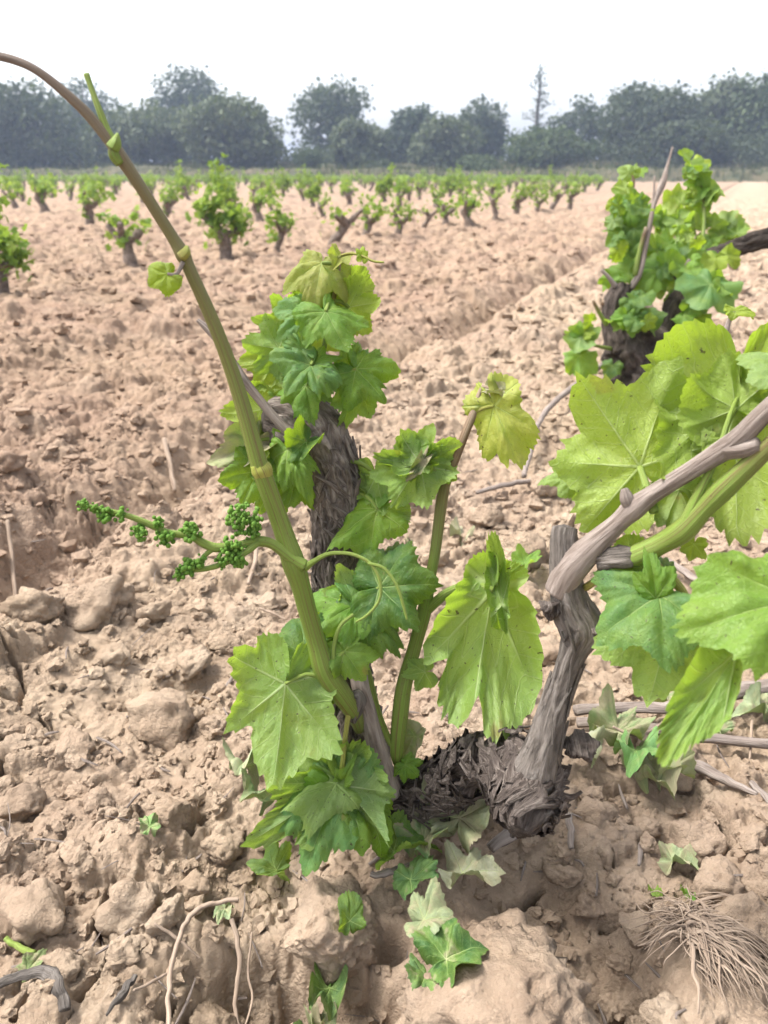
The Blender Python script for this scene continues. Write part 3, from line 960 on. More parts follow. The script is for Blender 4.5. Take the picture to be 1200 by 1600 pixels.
# canes of last year
px_tube("cane", [(608, 1240, .612, 62), (595, 1190, .603, 50), (575, 1120, .592, 44), (562, 1065, .588, 42), (552, 1000, .60, 40), (545, 960, .61, 36)], M_CANE, vine, sides=28, n=10, rough=0.06, fa=2, fl=20, seed=31, lump=0.05)
px_tube("cane", [(470, 690, .59, 40), (447, 672, .585, 26), (420, 642, .582, 21), (392, 608, .58, 22), (377, 590, .578, 27), (366, 572, .578, 24), (348, 542, .577, 18), (322, 512, .577, 16), (309, 500, .577, 10)], M_CANE, vine, sides=20, n=8, rough=0.05, fl=30, seed=32)
px_tube("cane", [(872, 925, .480, 64), (892, 890, .472, 74), (918, 862, .466, 66), (965, 818, .455, 46), (990, 795, .448, 54), (1020, 772, .44, 44), (1080, 735, .425, 44), (1135, 700, .412, 52), (1160, 680, .405, 50), (1200, 640, .395, 46), (1300, 550, .37, 44)], M_CANE, vine, sides=28, n=10, rough=0.05, fl=22, seed=33, lump=0.04)
px_tube("cane_stub", [(1135, 702, .412, 34), (1165, 700, .405, 30), (1186, 694, .40, 22)], M_CANE, vine, sides=16, n=6, rough=0.08, seed=34)
px_tube("cane_bud", [(985, 795, .447, 20), (979, 778, .445, 26), (975, 764, .444, 14)], M_CANE, vine, sides=14, n=6, rough=0.2, seed=35, lump=0.2)
px_tube("cane_scar", [(935, 876, .464, 40), (965, 872, .457, 52), (988, 870, .454, 48)], M_SPUR, vine, sides=18, n=6, rough=0.25, seed=36, lump=0.2)
px_tube("cane_scar", [(545, 1118, .578, 14), (556, 1085, .574, 22), (560, 1100, .576, 26), (552, 1128, .578, 16)], M_SPUR, vine, sides=14, n=6, rough=0.3, seed=37, lump=0.25)
px_tube("dry_shoot", [(1108, 582, .72, 8), (1128, 540, .72, 9), (1138, 505, .72, 8), (1146, 488, .72, 7)], M_CANE, vine, sides=10, n=6)

# green shoots
px_tube("shoot", [(985, 872, .455, 44), (1000, 866, .452, 50), (1035, 848, .444, 46), (1068, 828, .435, 52), (1100, 795, .426, 42), (1130, 765, .418, 48), (1200, 700, .40, 40), (1320, 590, .37, 38)], M_SHOOT2, vine, sides=28, n=10, rough=0.03, fl=30, seed=41)
px_tube("side_shoot", [(1068, 825, .432, 26), (1085, 785, .428, 22), (1100, 755, .424, 17), (1118, 720, .42, 13)], M_PET, vine, sides=14, n=8)
shoot = px_tube("shoot", [(562, 1140, .592, 22), (552, 1112, .58, 38), (532, 1082, .568, 46), (508, 1046, .56, 50), (495, 1005, .555, 42), (482, 960, .548, 40), (470, 915, .54, 42), (459, 880, .534, 50), (446, 840, .53, 42),
                (432, 800, .525, 40), (410, 740, .515, 40), (404, 722, .512, 38), (372, 610, .50, 33), (338, 515, .488, 30), (296, 420, .475, 28), (286, 398, .472, 33), (268, 368, .468, 26), (215, 285, .455, 26), (186, 242, .448, 30), (172, 222, .445, 24),
                (140, 182, .44, 23), (105, 148, .435, 21), (60, 112, .43, 18), (22, 94, .428, 18), (-30, 82, .425, 18)],
                M_SHOOT, vine, sides=28, n=10, rough=0.025, fl=14, seed=42)
px_tube("node_ring", [(413, 746, .516, 27), (408, 734, .514, 34), (402, 723, .512, 26)], M_PETY, vine, sides=20, n=6, rough=0.10, seed=43)
px_tube("side_shoot", [(180, 232, .446, 26), (168, 205, .444, 16), (155, 172, .442, 13), (144, 142, .441, 11), (135, 116, .44, 12)], M_PET, vine, sides=12, n=8, rough=0.04)
px_tube("bud", [(176, 232, .444, 22), (181, 222, .443, 18), (184, 208, .442, 4)], M_PET, vine, sides=10, n=5)
px_tube("bud", [(188, 256, .447, 14), (178, 240, .445, 18), (178, 226, .445, 10)], M_SHOOT2, vine, sides=14, n=6, rough=0.15, seed=4)
px_tube("bud", [(282, 402, .468, 16), (290, 394, .468, 16), (292, 384, .468, 5)], M_PETY, vine, sides=10, n=5)
px_tube("shoot", [(622, 1200, .615, 14), (620, 1172, .612, 30), (626, 1110, .608, 36), (632, 1068, .605, 34), (648, 1010, .603, 30), (662, 958, .60, 32), (672, 905, .598, 24), (681, 855, .596, 24), (692, 772, .592, 26), (700, 745, .59, 22), (722, 690, .588, 19), (741, 642, .586, 17), (749, 615, .585, 10), (755, 603, .584, 9)],
        M_SHOOT2, vine, sides=22, n=10, rough=0.03, fl=25, seed=44)
px_tube("shoot_tip", [(754, 603, .584, 9), (764, 606, .582, 7), (782, 613, .58, 6), (800, 617, .579, 4)], M_STRAW, vine, sides=8, n=6)
px_tube("shoot", [(484, 655, .595, 14), (498, 590, .592, 12), (507, 540, .59, 11), (518, 485, .588, 10), (528, 430, .587, 9), (531, 403, .586, 7)], M_SHOOT2, vine, sides=14, n=8)
px_tube("shoot", [(546, 1108, .575, 13), (541, 1140, .572, 11), (536, 1185, .57, 11), (532, 1222, .57, 13)], M_PETY, vine, sides=12, n=8)
px_tube("shoot", [(562, 1010, .60, 14), (575, 1050, .602, 14), (590, 1110, .607, 14), (605, 1150, .61, 15), (618, 1172, .612, 12)], M_PET, vine, sides=12, n=8)
# tendrils
px_tube("tendril", [(478, 886, .53, 20), (492, 876, .526, 13), (515, 865, .522, 10), (550, 866, .518, 9), (580, 882, .515, 9), (594, 910, .513, 9), (592, 938, .512, 8), (575, 960, .513, 7), (556, 972, .515, 5)], M_PET, vine, sides=10, n=10)
px_tube("tendril", [(575, 880, .515, 8), (600, 888, .512, 8), (620, 915, .51, 8), (630, 945, .51, 8), (636, 968, .51, 6)], M_PET, vine, sides=10, n=10)
px_tube("tendril", [(521, 1040, .555, 11), (522, 1008, .556, 10), (532, 978, .557, 9), (552, 960, .558, 8)], M_PET, vine, sides=10, n=8)
px_tube("tendril", [(532, 399, .586, 6), (548, 396, .585, 6), (566, 400, .584, 6), (583, 408, .583, 6), (600, 410, .582, 5)], M_PETY, vine, sides=8, n=8)

# flower cluster
fc = px_tube("flower_cluster", [(476, 884, .53, 20), (455, 872, .528, 18), (425, 850, .522, 16), (400, 846, .518, 17), (372, 852, .514, 12), (340, 856, .508, 15), (320, 850, .505, 14), (298, 838, .502, 12), (262, 832, .496, 11), (235, 820, .492, 11), (200, 806, .487, 9), (160, 796, .482, 8), (125, 788, .478, 7)],
             M_PET, vine, sides=12, n=8)
fstalk = []
px_tube("stalk", [(405, 846, .517, 12), (385, 862, .513, 11), (360, 876, .51, 10), (325, 888, .506, 9), (290, 892, .502, 7)], M_PET, fc if False else vine, sides=10, n=6)
px_tube("stalk", [(335, 856, .507, 9), (322, 866, .505, 8), (312, 878, .504, 6)], M_PET, vine, sides=8, n=6)
sphV, sphF = ICO[2]
CL = [(380, 812, .512, 34, 60), (395, 832, .514, 16, 16), (362, 858, .51, 26, 34), (372, 878, .511, 18, 20), (298, 830, .500, 22, 40), (258, 840, .494, 20, 30), (218, 832, .488, 17, 22), (246, 815, .492, 13, 12),
      (190, 804, .485, 15, 16), (165, 806, .482, 16, 18), (148, 795, .48, 13, 14), (130, 790, .477, 12, 14), (296, 886, .501, 20, 30), (280, 896, .50, 14, 16), (312, 876, .503, 14, 12), (345, 880, .507, 13, 12)]
for (a, b, c, rpx, n) in CL:
    n = int(n * 2.4)
    r0 = rpx * c / FPX
    cen = P(a, b, c) - np.array(vine.location)
    dirs = rng.normal(size=(n, 3)); dirs /= np.linalg.norm(dirs, axis=1)[:, None]
    rad = r0 * rng.uniform(0.2, 0.85, n)
    br = np.clip(r0 * 0.2, 0.0009, 0.0013) * rng.uniform(0.6, 1.35, n)
    V = (sphV[None] * br[:, None, None] * np.array([1, 1, 1.1]) + (dirs * rad[:, None])[:, None, :]).reshape(-1, 3)
    F = (sphF[None] + (np.arange(n) * len(sphV))[:, None, None]).reshape(-1, 3)
    link("flower_buds", mesh_np("flower_buds", V, F, M_BUD), vine, cen)['kind'] = 'stuff'

Lf = lambda *a, **k: leaf(vine, *a, **k)
Lt = lambda b, tip, *a, **k: Lf(b, (b[0] + (tip[0] - b[0]) * .88, b[1] + (tip[1] - b[1]) * .88, tip[2]), *a, **k)
# ---- leaves of the top of the trunk
Lt((545, 480, .595), (606, 470, .59), (1, -.1, -.2), True, YEL, att=(522, 470, .588), width=1.05, droop=.1, sinus=.7)
Lt((552, 455, .60), (572, 412, .60), (1, 0, 0), True, YEL, att=(528, 440, .588), width=1.0, droop=.15, sinus=.6)
Lt((503, 411, .58), (488, 473, .565), (1, .5, 0), False, BRONZE, att=(529, 420, .587), width=1.0, fold=-.15, droop=.35, pucker=1.0)
Lt((484, 492, .578), (420, 470, .575), (.8, .7, 0), False, BLUE, att=(517, 488, .588), width=1.1, droop=.3, pucker=1.0)
Lt((509, 486, .568), (540, 540, .555), (.8, .8, .1), False, FRESH, att=(518, 470, .588), width=1.15, droop=.4, fold=-.2)
Lt((436, 545, .59), (366, 535, .585), (1, 0, .3), True, LIGHT, att=(500, 560, .59), width=1.1, droop=.15, wave=.1)
Lt((486, 570, .568), (436, 607, .555), (.8, .8, 0), False, BLUE, att=(504, 548, .59), width=1.25, droop=.3, pucker=1.3)
Lt((490, 568, .572), (535, 545, .57), (.7, .9, .2), False, FRESH, att=(506, 545, .59), width=.8, droop=.3)
Lt((472, 548, .572), (446, 508, .572), (.9, .3, -.3), False, BLUE, width=.55, fold=.6, droop=.1, pucker=1.0)
Lt((545, 572, .585), (568, 528, .59), (.9, .2, .2), False, FRESH, att=(504, 590, .591), width=.75, fold=.4)
Lt((556, 577, .58), (612, 634, .572), (1, .3, .3), False, FRESH, att=[(500, 600, .591), (525, 590, .588)], width=1.0, droop=.2, wave=.1, pmat=M_PETY)
Lt((560, 603, .592), (532, 684, .59), (.8, .2, .5), False, BLUE, att=(556, 580, .585), width=.6, fold=.5, droop=.2)
Lt((478, 604, .585), (432, 648, .578), (.7, .8, 0), False, FRESH, att=(496, 600, .592), width=1.1, droop=.4)
Lt((408, 640, .605), (342, 652, .605), (1, .2, .2), True, YEL, att=(455, 655, .60), width=1.1, droop=.2)
Lt((430, 560, .605), (398, 625, .605), (1, .1, 0), True, YEL, att=(492, 590, .60), width=1.0, droop=.2)
Lt((398, 690, .59), (330, 722, .575), (1, .4, 0), False, PALE, mat=M_WILT, att=(440, 690, .595), width=.95, curl=2.2, wave=.3, droop=.6, label="shrivelled leaf with brown and white dried edges")
Lt((404, 735, .585), (370, 802, .575), (1, .4, .1), False, FRESH, att=(440, 715, .595), width=.9, droop=.3, fold=.3)
Lt((450, 702, .575), (491, 768, .56), (.9, .5, -.1), False, LIGHT, att=(462, 685, .59), width=.62, fold=-.5, droop=.35, pucker=1.8)
Lt((478, 690, .578), (440, 722, .566), (.8, .8, .1), False, DARK, att=(470, 680, .59), width=1.0, curl=2.0, droop=.6, wave=.2)
Lt((462, 742, .60), (450, 808, .59), (1, .3, .1), False, FRESH, att=(478, 720, .60), width=1.0, droop=.3)
Lt((430, 760, .605), (392, 806, .60), (1, .4, .1), False, DARK, att=(470, 740, .60), width=1.0, droop=.3)
Lt((425, 700, .60), (392, 760, .59), (1, .3, .1), True, FRESH, att=(460, 690, .60), width=1.0, droop=.3)
Lt((440, 690, .59), (428, 668, .58), (1, .4, .1), False, FRESH, width=.7)
Lt((566, 402, .584), (567, 380, .584), (1, 0, .1), False, YEL, width=.7, fold=.4)
Lt((530, 402, .586), (520, 420, .575), (1, .3, .1), False, BRONZE, width=.8, fold=.5, curl=1.0)
Lt((500, 470, .60), (452, 440, .603), (1, .1, .1), True, YEL, att=(520, 460, .59), width=1.0)
Lt((505, 520, .60), (560, 515, .603), (1, .1, .1), True, YEL, att=(510, 520, .59), width=1.0)
Lt((460, 500, .60), (395, 510, .603), (1, .1, .1), True, LIGHT, att=(512, 510, .59), width=1.0)
Lt((470, 590, .61), (420, 620, .61), (1, .1, .1), True, FRESH, att=(500, 580, .60), width=1.0)
# right of the trunk
Lf((588, 742, .60), (603, 812, .59), (1, .3, -.3), True, LIGHT, att=(545, 720, .605), width=.7, fold=.3)
Lf((582, 770, .605), (566, 730, .605), (1, .3, .2), False, PALE, att=(556, 780, .61), width=.7, wave=.2, curl=.8)
Lf((590, 796, .59), (505, 850, .585), (.8, .7, .2), False, FRESH, att=(560, 770, .605), width=.75, fold=-.2, droop=.2)
# leaf at the second shoot's lower node
Lf((657, 724, .58), (604, 802, .575), (1, .15, .1), True, LIGHT, att=[(690, 770, .592), (682, 742, .585), (672, 728, .582)], width=.75, droop=.2)
Lf((655, 722, .582), (590, 722, .585), (.9, .5, 0), True, LIGHT, width=.6, droop=.3)
Lf((660, 722, .582), (722, 694, .585), (1, .0, .1), True, LIGHT, width=.95, droop=.15, tear=.4)
Lf((662, 718, .574), (640, 748, .57), (1, .4, .1), False, (0.03, 0.07, 0.02), mat=M_WILT, width=.6, curl=4.0, wave=.3, droop=.8)
Lf((772, 634, .578), (814, 732, .57), (1, .25, -.25), False, (0.36, 0.36, 0.075), att=[(741, 645, .586), (755, 638, .582)], width=.62, sinus=.6, fold=-.15, droop=.25, pmat=M_PETY, label="yellow-green young leaf hanging at the shoot's tip")
Lf((768, 612, .58), (800, 617, .576), (.6, .8, 0), False, (.5, .48, .30), mat=M_WILT, width=.7, curl=3.0, droop=.3)
# ---- middle leaves
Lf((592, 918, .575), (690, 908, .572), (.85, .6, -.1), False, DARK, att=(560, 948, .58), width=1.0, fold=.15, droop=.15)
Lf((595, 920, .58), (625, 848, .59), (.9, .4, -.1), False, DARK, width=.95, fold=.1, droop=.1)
Lf((556, 945, .578), (486, 918, .58), (.6, .9, -.1), False, FRESH, att=(566, 990, .59), width=1.25, droop=.25)
Lf((552, 940, .585), (530, 885, .59), (.9, .4, 0), True, PALE, width=.9, fold=.2)
Lf((560, 950, .575), (658, 1026, .57), (.7, .8, -.3), False, BLUE, width=.5, fold=-.4, droop=.25)
Lf((556, 962, .585), (566, 1048, .58), (1, .1, .3), True, PALE, width=.45, fold=.2, droop=.1)
Lf((538, 1018, .558), (572, 1064, .552), (.9, .5, 0), False, LIGHT, att=(521, 1040, .556), width=1.0, droop=.4)
Lf((540, 960, .605), (478, 990, .61), (.9, .4, .1), False, FRESH, width=1.1, droop=.3)
Lf((520, 985, .60), (505, 1050, .60), (1, .2, .1), True, FRESH, width=1.0, droop=.2)
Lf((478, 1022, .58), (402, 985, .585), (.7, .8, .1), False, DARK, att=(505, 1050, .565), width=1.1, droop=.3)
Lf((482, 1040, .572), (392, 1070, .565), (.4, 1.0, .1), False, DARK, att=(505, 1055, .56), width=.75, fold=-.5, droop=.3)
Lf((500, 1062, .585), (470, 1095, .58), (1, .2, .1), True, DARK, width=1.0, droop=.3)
Lf((446, 1068, .555), (428, 1232, .535), (1, .1, .25), True, LIGHT, att=[(505, 1060, .562), (478, 1054, .558)], width=.80, sinus=.95, fold=.12, tear=.2, droop=.08, wave=.05, label="large leaf showing its pale veined underside, hanging left of the trunk")
Lf((530, 1226, .568), (468, 1372, .545), (.9, .6, .15), False, BLUE, width=.62, fold=-.15, droop=.15, pucker=.8)
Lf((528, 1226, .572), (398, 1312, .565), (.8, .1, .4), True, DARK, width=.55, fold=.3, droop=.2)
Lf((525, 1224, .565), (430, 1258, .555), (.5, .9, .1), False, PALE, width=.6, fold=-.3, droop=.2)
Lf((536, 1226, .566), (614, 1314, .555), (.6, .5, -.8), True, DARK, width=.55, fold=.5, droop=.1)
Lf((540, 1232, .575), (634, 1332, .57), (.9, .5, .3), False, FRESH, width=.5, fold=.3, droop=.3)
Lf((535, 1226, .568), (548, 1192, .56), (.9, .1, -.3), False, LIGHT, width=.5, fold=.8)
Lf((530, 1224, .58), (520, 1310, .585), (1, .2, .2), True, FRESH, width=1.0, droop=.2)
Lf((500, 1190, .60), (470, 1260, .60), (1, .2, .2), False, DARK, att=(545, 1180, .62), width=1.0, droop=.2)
# ---- the large right leaf
Lf((771, 922, .575), (724, 1172, .565), (1, .1, .1), True, LIGHT, att=[(664, 956, .60), (700, 926, .592), (738, 914, .582)], width=.50, basal=.5, sinus=.3, fold=.14, tear=.3, seed=41, twist=0, droop=.05, wave=.06, pw=14, label="largest hanging leaf, pale underside with black specks, right of the trunk")
Lf((784, 945, .571), (778, 838, .572), (1, .1, -.3), True, LIGHT, width=.26, fold=.2, droop=.05, sinus=.2, basal=.8, pucker=.2)
Lf((664, 1050, .592), (628, 1058, .588), (1, .3, 0), True, FRESH, width=.9, fold=.4)
Lf((633, 1195, .605), (655, 1212, .60), (.6, .9, 0), False, FRESH, width=1.2, droop=.2)
Lf((648, 1150, .64), (622, 1190, .64), (.6, .9, 0), False, PALE, mat=M_WILT, width=.9, curl=1.5, droop=.2)
# ---- leaves of the right-hand canes
Lf((1000, 730, .46), (902, 590, .465), (1, 0, .1), True, YEL, att=[(1022, 800, .445), (1012, 765, .452)], width=1.0, sinus=.95, fold=.08, droop=.1, wave=.08, pw=12, twist=0, label="broad backlit leaf behind the grey cane, bright yellow-green")
Lf((1155, 615, .45), (1150, 850, .44), (1, 0, .1), True, YEL, att=(1118, 722, .425), width=.8, sinus=.6, fold=.05, droop=.1, wave=.08)
Lf((1150, 640, .445), (1062, 592, .45), (1, 0, .2), True, YEL, att=(1118, 722, .425), width=1.0, sinus=.5, droop=.1)
Lf((1250, 580, .41), (1148, 548, .43), (.4, 1, 0), False, PALE, width=.9, droop=.2)
Lf((1215, 600, .44), (1140, 620, .46), (1, .1, 0), True, YEL, width=1.0, droop=.2)
Lf((905, 745, .48), (843, 748, .485), (.9, .5, 0), False, PALE, width=.75, droop=.2)
Lf((1062, 765, .455), (1028, 838, .45), (1, .2, 0), True, PALE, att=(1085, 790, .43), width=.8)
Lf((1085, 850, .47), (1078, 880, .47), (1, .2, 0), True, YEL, width=.9)
Lf((1030, 930, .44), (938, 985, .435), (.8, .7, -.1), False, BLUE, att=[(915, 918, .475), (940, 905, .462), (985, 912, .45)], width=1.2, sinus=.8, droop=.2, pw=11, pmat=M_PETY)
Lf((1025, 935, .44), (1018, 862, .435), (.8, .7, -.1), False, FRESH, width=.6, droop=.2)
Lf((1045, 985, .45), (1015, 1094, .445), (1, .1, 0), True, LIGHT, att=[(1020, 880, .452), (1055, 910, .45), (1070, 940, .45)], width=1.2, sinus=.7, droop=.1, pw=14, pmat=M_PETY)
Lf((992, 888, .47), (922, 922, .47), (1, .3, 0), True, LIGHT, width=.9, droop=.1)
Lf((1245, 935, .35), (1062, 985, .355), (.8, .5, 0), False, LIGHT, width=.75, sinus=.7, fold=.1, droop=.1, wave=.1)
Lf((1150, 1020, .36), (1038, 1196, .35), (.9, .2, -.6), True, FRESH, width=.26, fold=.5, droop=.1, twist=.5, sinus=.2, basal=.35, tear=0.0)
Lf((1290, 960, .36), (1180, 1040, .365), (.8, .5, 0), True, LIGHT, width=.8)
Lf((1150, 486, .72), (1190, 486, .72), (.5, .9, 0), False, YEL, width=.6, droop=.3)
# small leaf on the long shoot
Lf((262, 428, .468), (231, 446, .466), (.8, .4, 0), False, YEL, att=[(286, 410, .47), (276, 428, .468)], width=1.0, sinus=.4, pw=6, pmat=M_CANE)

# ------------------------------------------------------------------ the second vine, along the row to the right
v2x, v2y = Gxy(1012, 605)
vine2 = thing("grapevine", "leafy grapevine further along the row with a thick dark arm reaching right", "grapevine", (v2x, v2y, H1(v2x, v2y)))
Z2 = 2.0
px_tube("trunk", [(1008, 625, Z2, 130), (1006, 590, Z2, 118), (1002, 555, Z2, 112), (1000, 525, Z2, 100), (1000, 505, Z2, 60)], M_BARK2, vine2, sides=40, n=10, rough=.38, fl=16, fa=3, seed=51, lump=.2)
px_tube("arm", [(975, 545, Z2 - .02, 60), (962, 505, Z2 - .03, 46), (966, 470, Z2 - .04, 48), (972, 446, Z2 - .04, 34)], M_BARK2, vine2, sides=32, n=10, rough=.38, fl=18, fa=3, seed=52, lump=.25)
px_tube("arm", [(1035, 545, Z2, 66), (1052, 500, Z2, 46), (1068, 462, Z2 + .02, 50), (1098, 428, Z2 + .03, 58), (1120, 398, Z2 + .04, 34), (1160, 385, Z2 + .03, 32), (1200, 372, Z2 + .02, 34), (1260, 350, Z2, 26)], M_BARK2, vine2, sides=36, n=12, rough=.38, fl=18, fa=3, seed=53, lump=.25)
px_tube("arm", [(1060, 440, Z2 + .1, 26), (1035, 410, Z2 + .12, 22), (1022, 385, Z2 + .14, 18)], M_BARK2, vine2, sides=20, n=8, rough=.2, fl=18, seed=54, lump=.2)
px_tube("cane", [(985, 450, Z2 - .05, 16), (1000, 425, Z2 - .06, 14), (1012, 370, Z2 - .07, 11), (1022, 320, Z2 - .07, 11), (1036, 285, Z2 - .07, 16), (1042, 262, Z2 - .07, 8), (1051, 230, Z2 - .07, 4)], M_CANE, vine2, sides=14, n=8, rough=.1, fl=20)
px_tube("cane", [(1012, 370, Z2 - .07, 8), (1020, 320, Z2 - .07, 7), (1023, 275, Z2 - .07, 4)], M_CANE, vine2, sides=10, n=6)
px_tube("cane", [(962, 448, Z2 - .05, 14), (950, 432, Z2 - .06, 9), (940, 422, Z2 - .06, 8)], M_CANE, vine2, sides=10, n=6)
px_tube("shoot", [(948, 508, Z2 - .08, 11), (936, 488, Z2 - .09, 9), (926, 468, Z2 - .1, 7)], M_SHOOT2, vine2, sides=10, n=6)
px_tube("shoot", [(992, 430, Z2 - .06, 12), (1000, 390, Z2 - .07, 10), (1010, 355, Z2 - .08, 8)], M_SHOOT2, vine2, sides=10, n=6)
px_tube("shoot", [(955, 545, Z2 - .05, 9), (930, 540, Z2 - .08, 7), (908, 532, Z2 - .1, 6)], M_SHOOT2, vine2, sides=10, n=6)
px_tube("shoot", [(1090, 420, Z2 + .05, 10), (1100, 350, Z2 + .07, 8), (1096, 290, Z2 + .08, 7), (1091, 250, Z2 + .08, 5)], M_SHOOT2, vine2, sides=10, n=8)
px_tube("shoot", [(980, 420, Z2 - .02, 9), (975, 350, Z2, 8), (990, 290, Z2, 6), (985, 268, Z2, 4)], M_SHOOT2, vine2, sides=10, n=8)
px_tube("cane", [(1062, 420, Z2, 12), (1085, 400, Z2, 10), (1098, 372, Z2, 9)], M_CANE, vine2, sides=10, n=6)
L2 = [  # cx, cy, length px, direction deg (0 = right, 90 = up), depth offset, colour, under
    (972, 300, 30, 100, 0, LIGHT, 1), (990, 310, 28, 60, -.03, BLUE, 0), (968, 325, 34, 240, -.02, FRESH, 0), (985, 335, 34, 280, -.04, FRESH, 0), (1000, 320, 26, 320, -.04, BLUE, 0),
    (970, 355, 36, 250, 0, FRESH, 1), (990, 365, 42, 265, -.03, DARK, 0), (1000, 345, 30, 300, 0, FRESH, 0), (978, 390, 36, 260, 0, DARK, 0), (995, 400, 36, 285, .02, FRESH, 0), (965, 372, 22, 190, -.04, DARK, 0),
    (978, 268, 22, 150, -.02, PALE, 0), (990, 268, 16, 20, 0, PALE, 0), (1040, 360, 30, 80, .12, YEL, 1), (1050, 330, 32, 70, .12, YEL, 1), (1058, 310, 30, 90, .15, YEL, 1), (1030, 345, 30, 120, .12, LIGHT, 1), (1062, 350, 32, 300, .1, LIGHT, 1),
    (1040, 385, 34, 200, .06, FRESH, 0), (1065, 380, 34, 320, .08, LIGHT, 1), (1025, 400, 30, 230, .05, DARK, 0), (1052, 402, 28, 280, .05, FRESH, 1), (1090, 250, 18, 90, .08, YEL, 0), (1085, 268, 26, 240, .07, LIGHT, 1), (1098, 275, 26, 300, .07, FRESH, 0), (1088, 295, 28, 220, .08, FRESH, 0), (1102, 305, 28, 300, .08, LIGHT, 1),
    (1097, 320, 26, 250, .09, FRESH, 0), (1120, 350, 30, 30, .12, PALE, 1), (1140, 345, 36, 60, .14, PALE, 1), (1150, 360, 32, 300, .14, PALE, 1), (1125, 375, 32, 280, .12, LIGHT, 1), (1105, 380, 30, 240, .1, FRESH, 0), (1110, 400, 24, 300, .06, FRESH, 0), (1075, 395, 30, 200, .02, DARK, 0),
    (1020, 425, 44, 195, -.06, FRESH, 0), (1050, 412, 38, 20, -.06, FRESH, 0), (1068, 425, 30, 260, -.08, LIGHT, 0), (1100, 400, 26, 270, -.04, FRESH, 0), (975, 425, 36, 160, -.04, FRESH, 0), (1000, 430, 28, 30, -.03, FRESH, 0),
    (958, 440, 30, 250, -.02, FRESH, 0), (1018, 455, 40, 250, 0, LIGHT, 1), (1000, 445, 34, 290, .02, FRESH, 1), (990, 475, 30, 300, -.08, DARK, 0), (980, 502, 34, 215, -.1, FRESH, 0), (975, 500, 30, 160, -.1, FRESH, 0), (1010, 505, 34, 320, -.08, DARK, 0), (995, 492, 28, 20, -.08, DARK, 0),
    (1105, 455, 54, 245, -.12, BLUE, 0), (1118, 445, 40, 10, -.1, LIGHT, 0), (1085, 475, 36, 250, -.1, BLUE, 0), (1130, 450, 36, 330, -.1, LIGHT, 0), (1088, 500, 36, 260, -.08, FRESH, 0), (1075, 530, 34, 240, -.08, FRESH, 0), (1082, 548, 28, 330, -.08, FRESH, 0), (1140, 405, 30, 330, -.06, YEL, 0), (1115, 408, 24, 250, -.08, YEL, 0),
    (910, 520, 24, 120, -.1, FRESH, 0), (918, 522, 24, 0, -.1, YEL, 0), (905, 535, 36, 260, -.1, BLUE, 1), (908, 565, 42, 280, -.1, FRESH, 0), (955, 575, 24, 250, -.05, DARK, 0), (1025, 410, 30, 100, .1, LIGHT, 1), (1040, 440, 30, 90, .06, FRESH, 1), (1080, 350, 28, 120, .1, LIGHT, 1), (1050, 470, 26, 250, .02, FRESH, 0),
]
r2 = np.random.default_rng(77)
L2 = L2 + [(a + r2.normal(0, 9), b + r2.normal(0, 9), c * .62, d + r2.normal(0, 50), e + r2.normal(0, .05), [FRESH, DARK, LIGHT, YEL][int(r2.integers(0, 4))], f) for a, b, c, d, e, colr, f in L2[:60]]
for (cx, cy, lp, dg, dz, colr, un) in L2:
    dx, dy = math.cos(R(dg)), -math.sin(R(dg))
    z = Z2 + dz
    lp *= .84
    leaf(vine2, (cx - dx * lp * .25, cy - dy * lp * .25, z), (cx + dx * lp * .75, cy + dy * lp * .75, z - rng.uniform(-.02, .03)), (1, rng.uniform(.1, .9), rng.uniform(-.4, .4)), bool(un), colr, na=64, nr=5,
         width=rng.uniform(.85, 1.15), droop=rng.uniform(.1, .5), fold=rng.uniform(-.3, .3), wave=.14, sinus=.75, pucker=.3, curl=rng.uniform(0, .9))

# ------------------------------------------------------------------ vines of the field
def small_leaves(cent, sizes, seed, outward=None):
    """simple five-lobed folded leaves, eight triangles each"""
    r = np.random.default_rng(seed)
    n = len(cent)
    sh = np.array([[0, 0, 0], [0, 1, -.12], [.28, .62, .06], [.62, .66, -.06], [.52, .25, .04], [.45, -.12, -.08], [-.45, -.12, -.08], [-.52, .25, .04], [-.62, .66, -.06], [-.28, .62, .06]])
    sh[:, 1] -= 0.3
    tri = np.array([[0, 1, 9], [0, 2, 1], [0, 3, 2], [0, 4, 3], [0, 5, 4], [0, 7, 6], [0, 8, 7], [0, 9, 8]])
    z = r.normal(size=(n, 3)) * 0.75 + np.array([0, -0.35, 0.75])
    if outward is not None: z += outward * 0.8
    z /= np.linalg.norm(z, axis=1)[:, None]
    y = r.normal(size=(n, 3)) + np.array([0, 0, -0.4]); y -= z * (y * z).sum(1)[:, None]; y /= np.linalg.norm(y, axis=1)[:, None]
    x = np.cross(y, z)
    M = np.stack([x, y, z], 1)                                   # rows
    V = np.einsum('kj,njl->nkl', sh, M) * sizes[:, None, None] + cent[:, None, :]
    F = tri[None] + (np.arange(n) * len(sh))[:, None, None]
    return V.reshape(-1, 3), F.reshape(-1, 3)


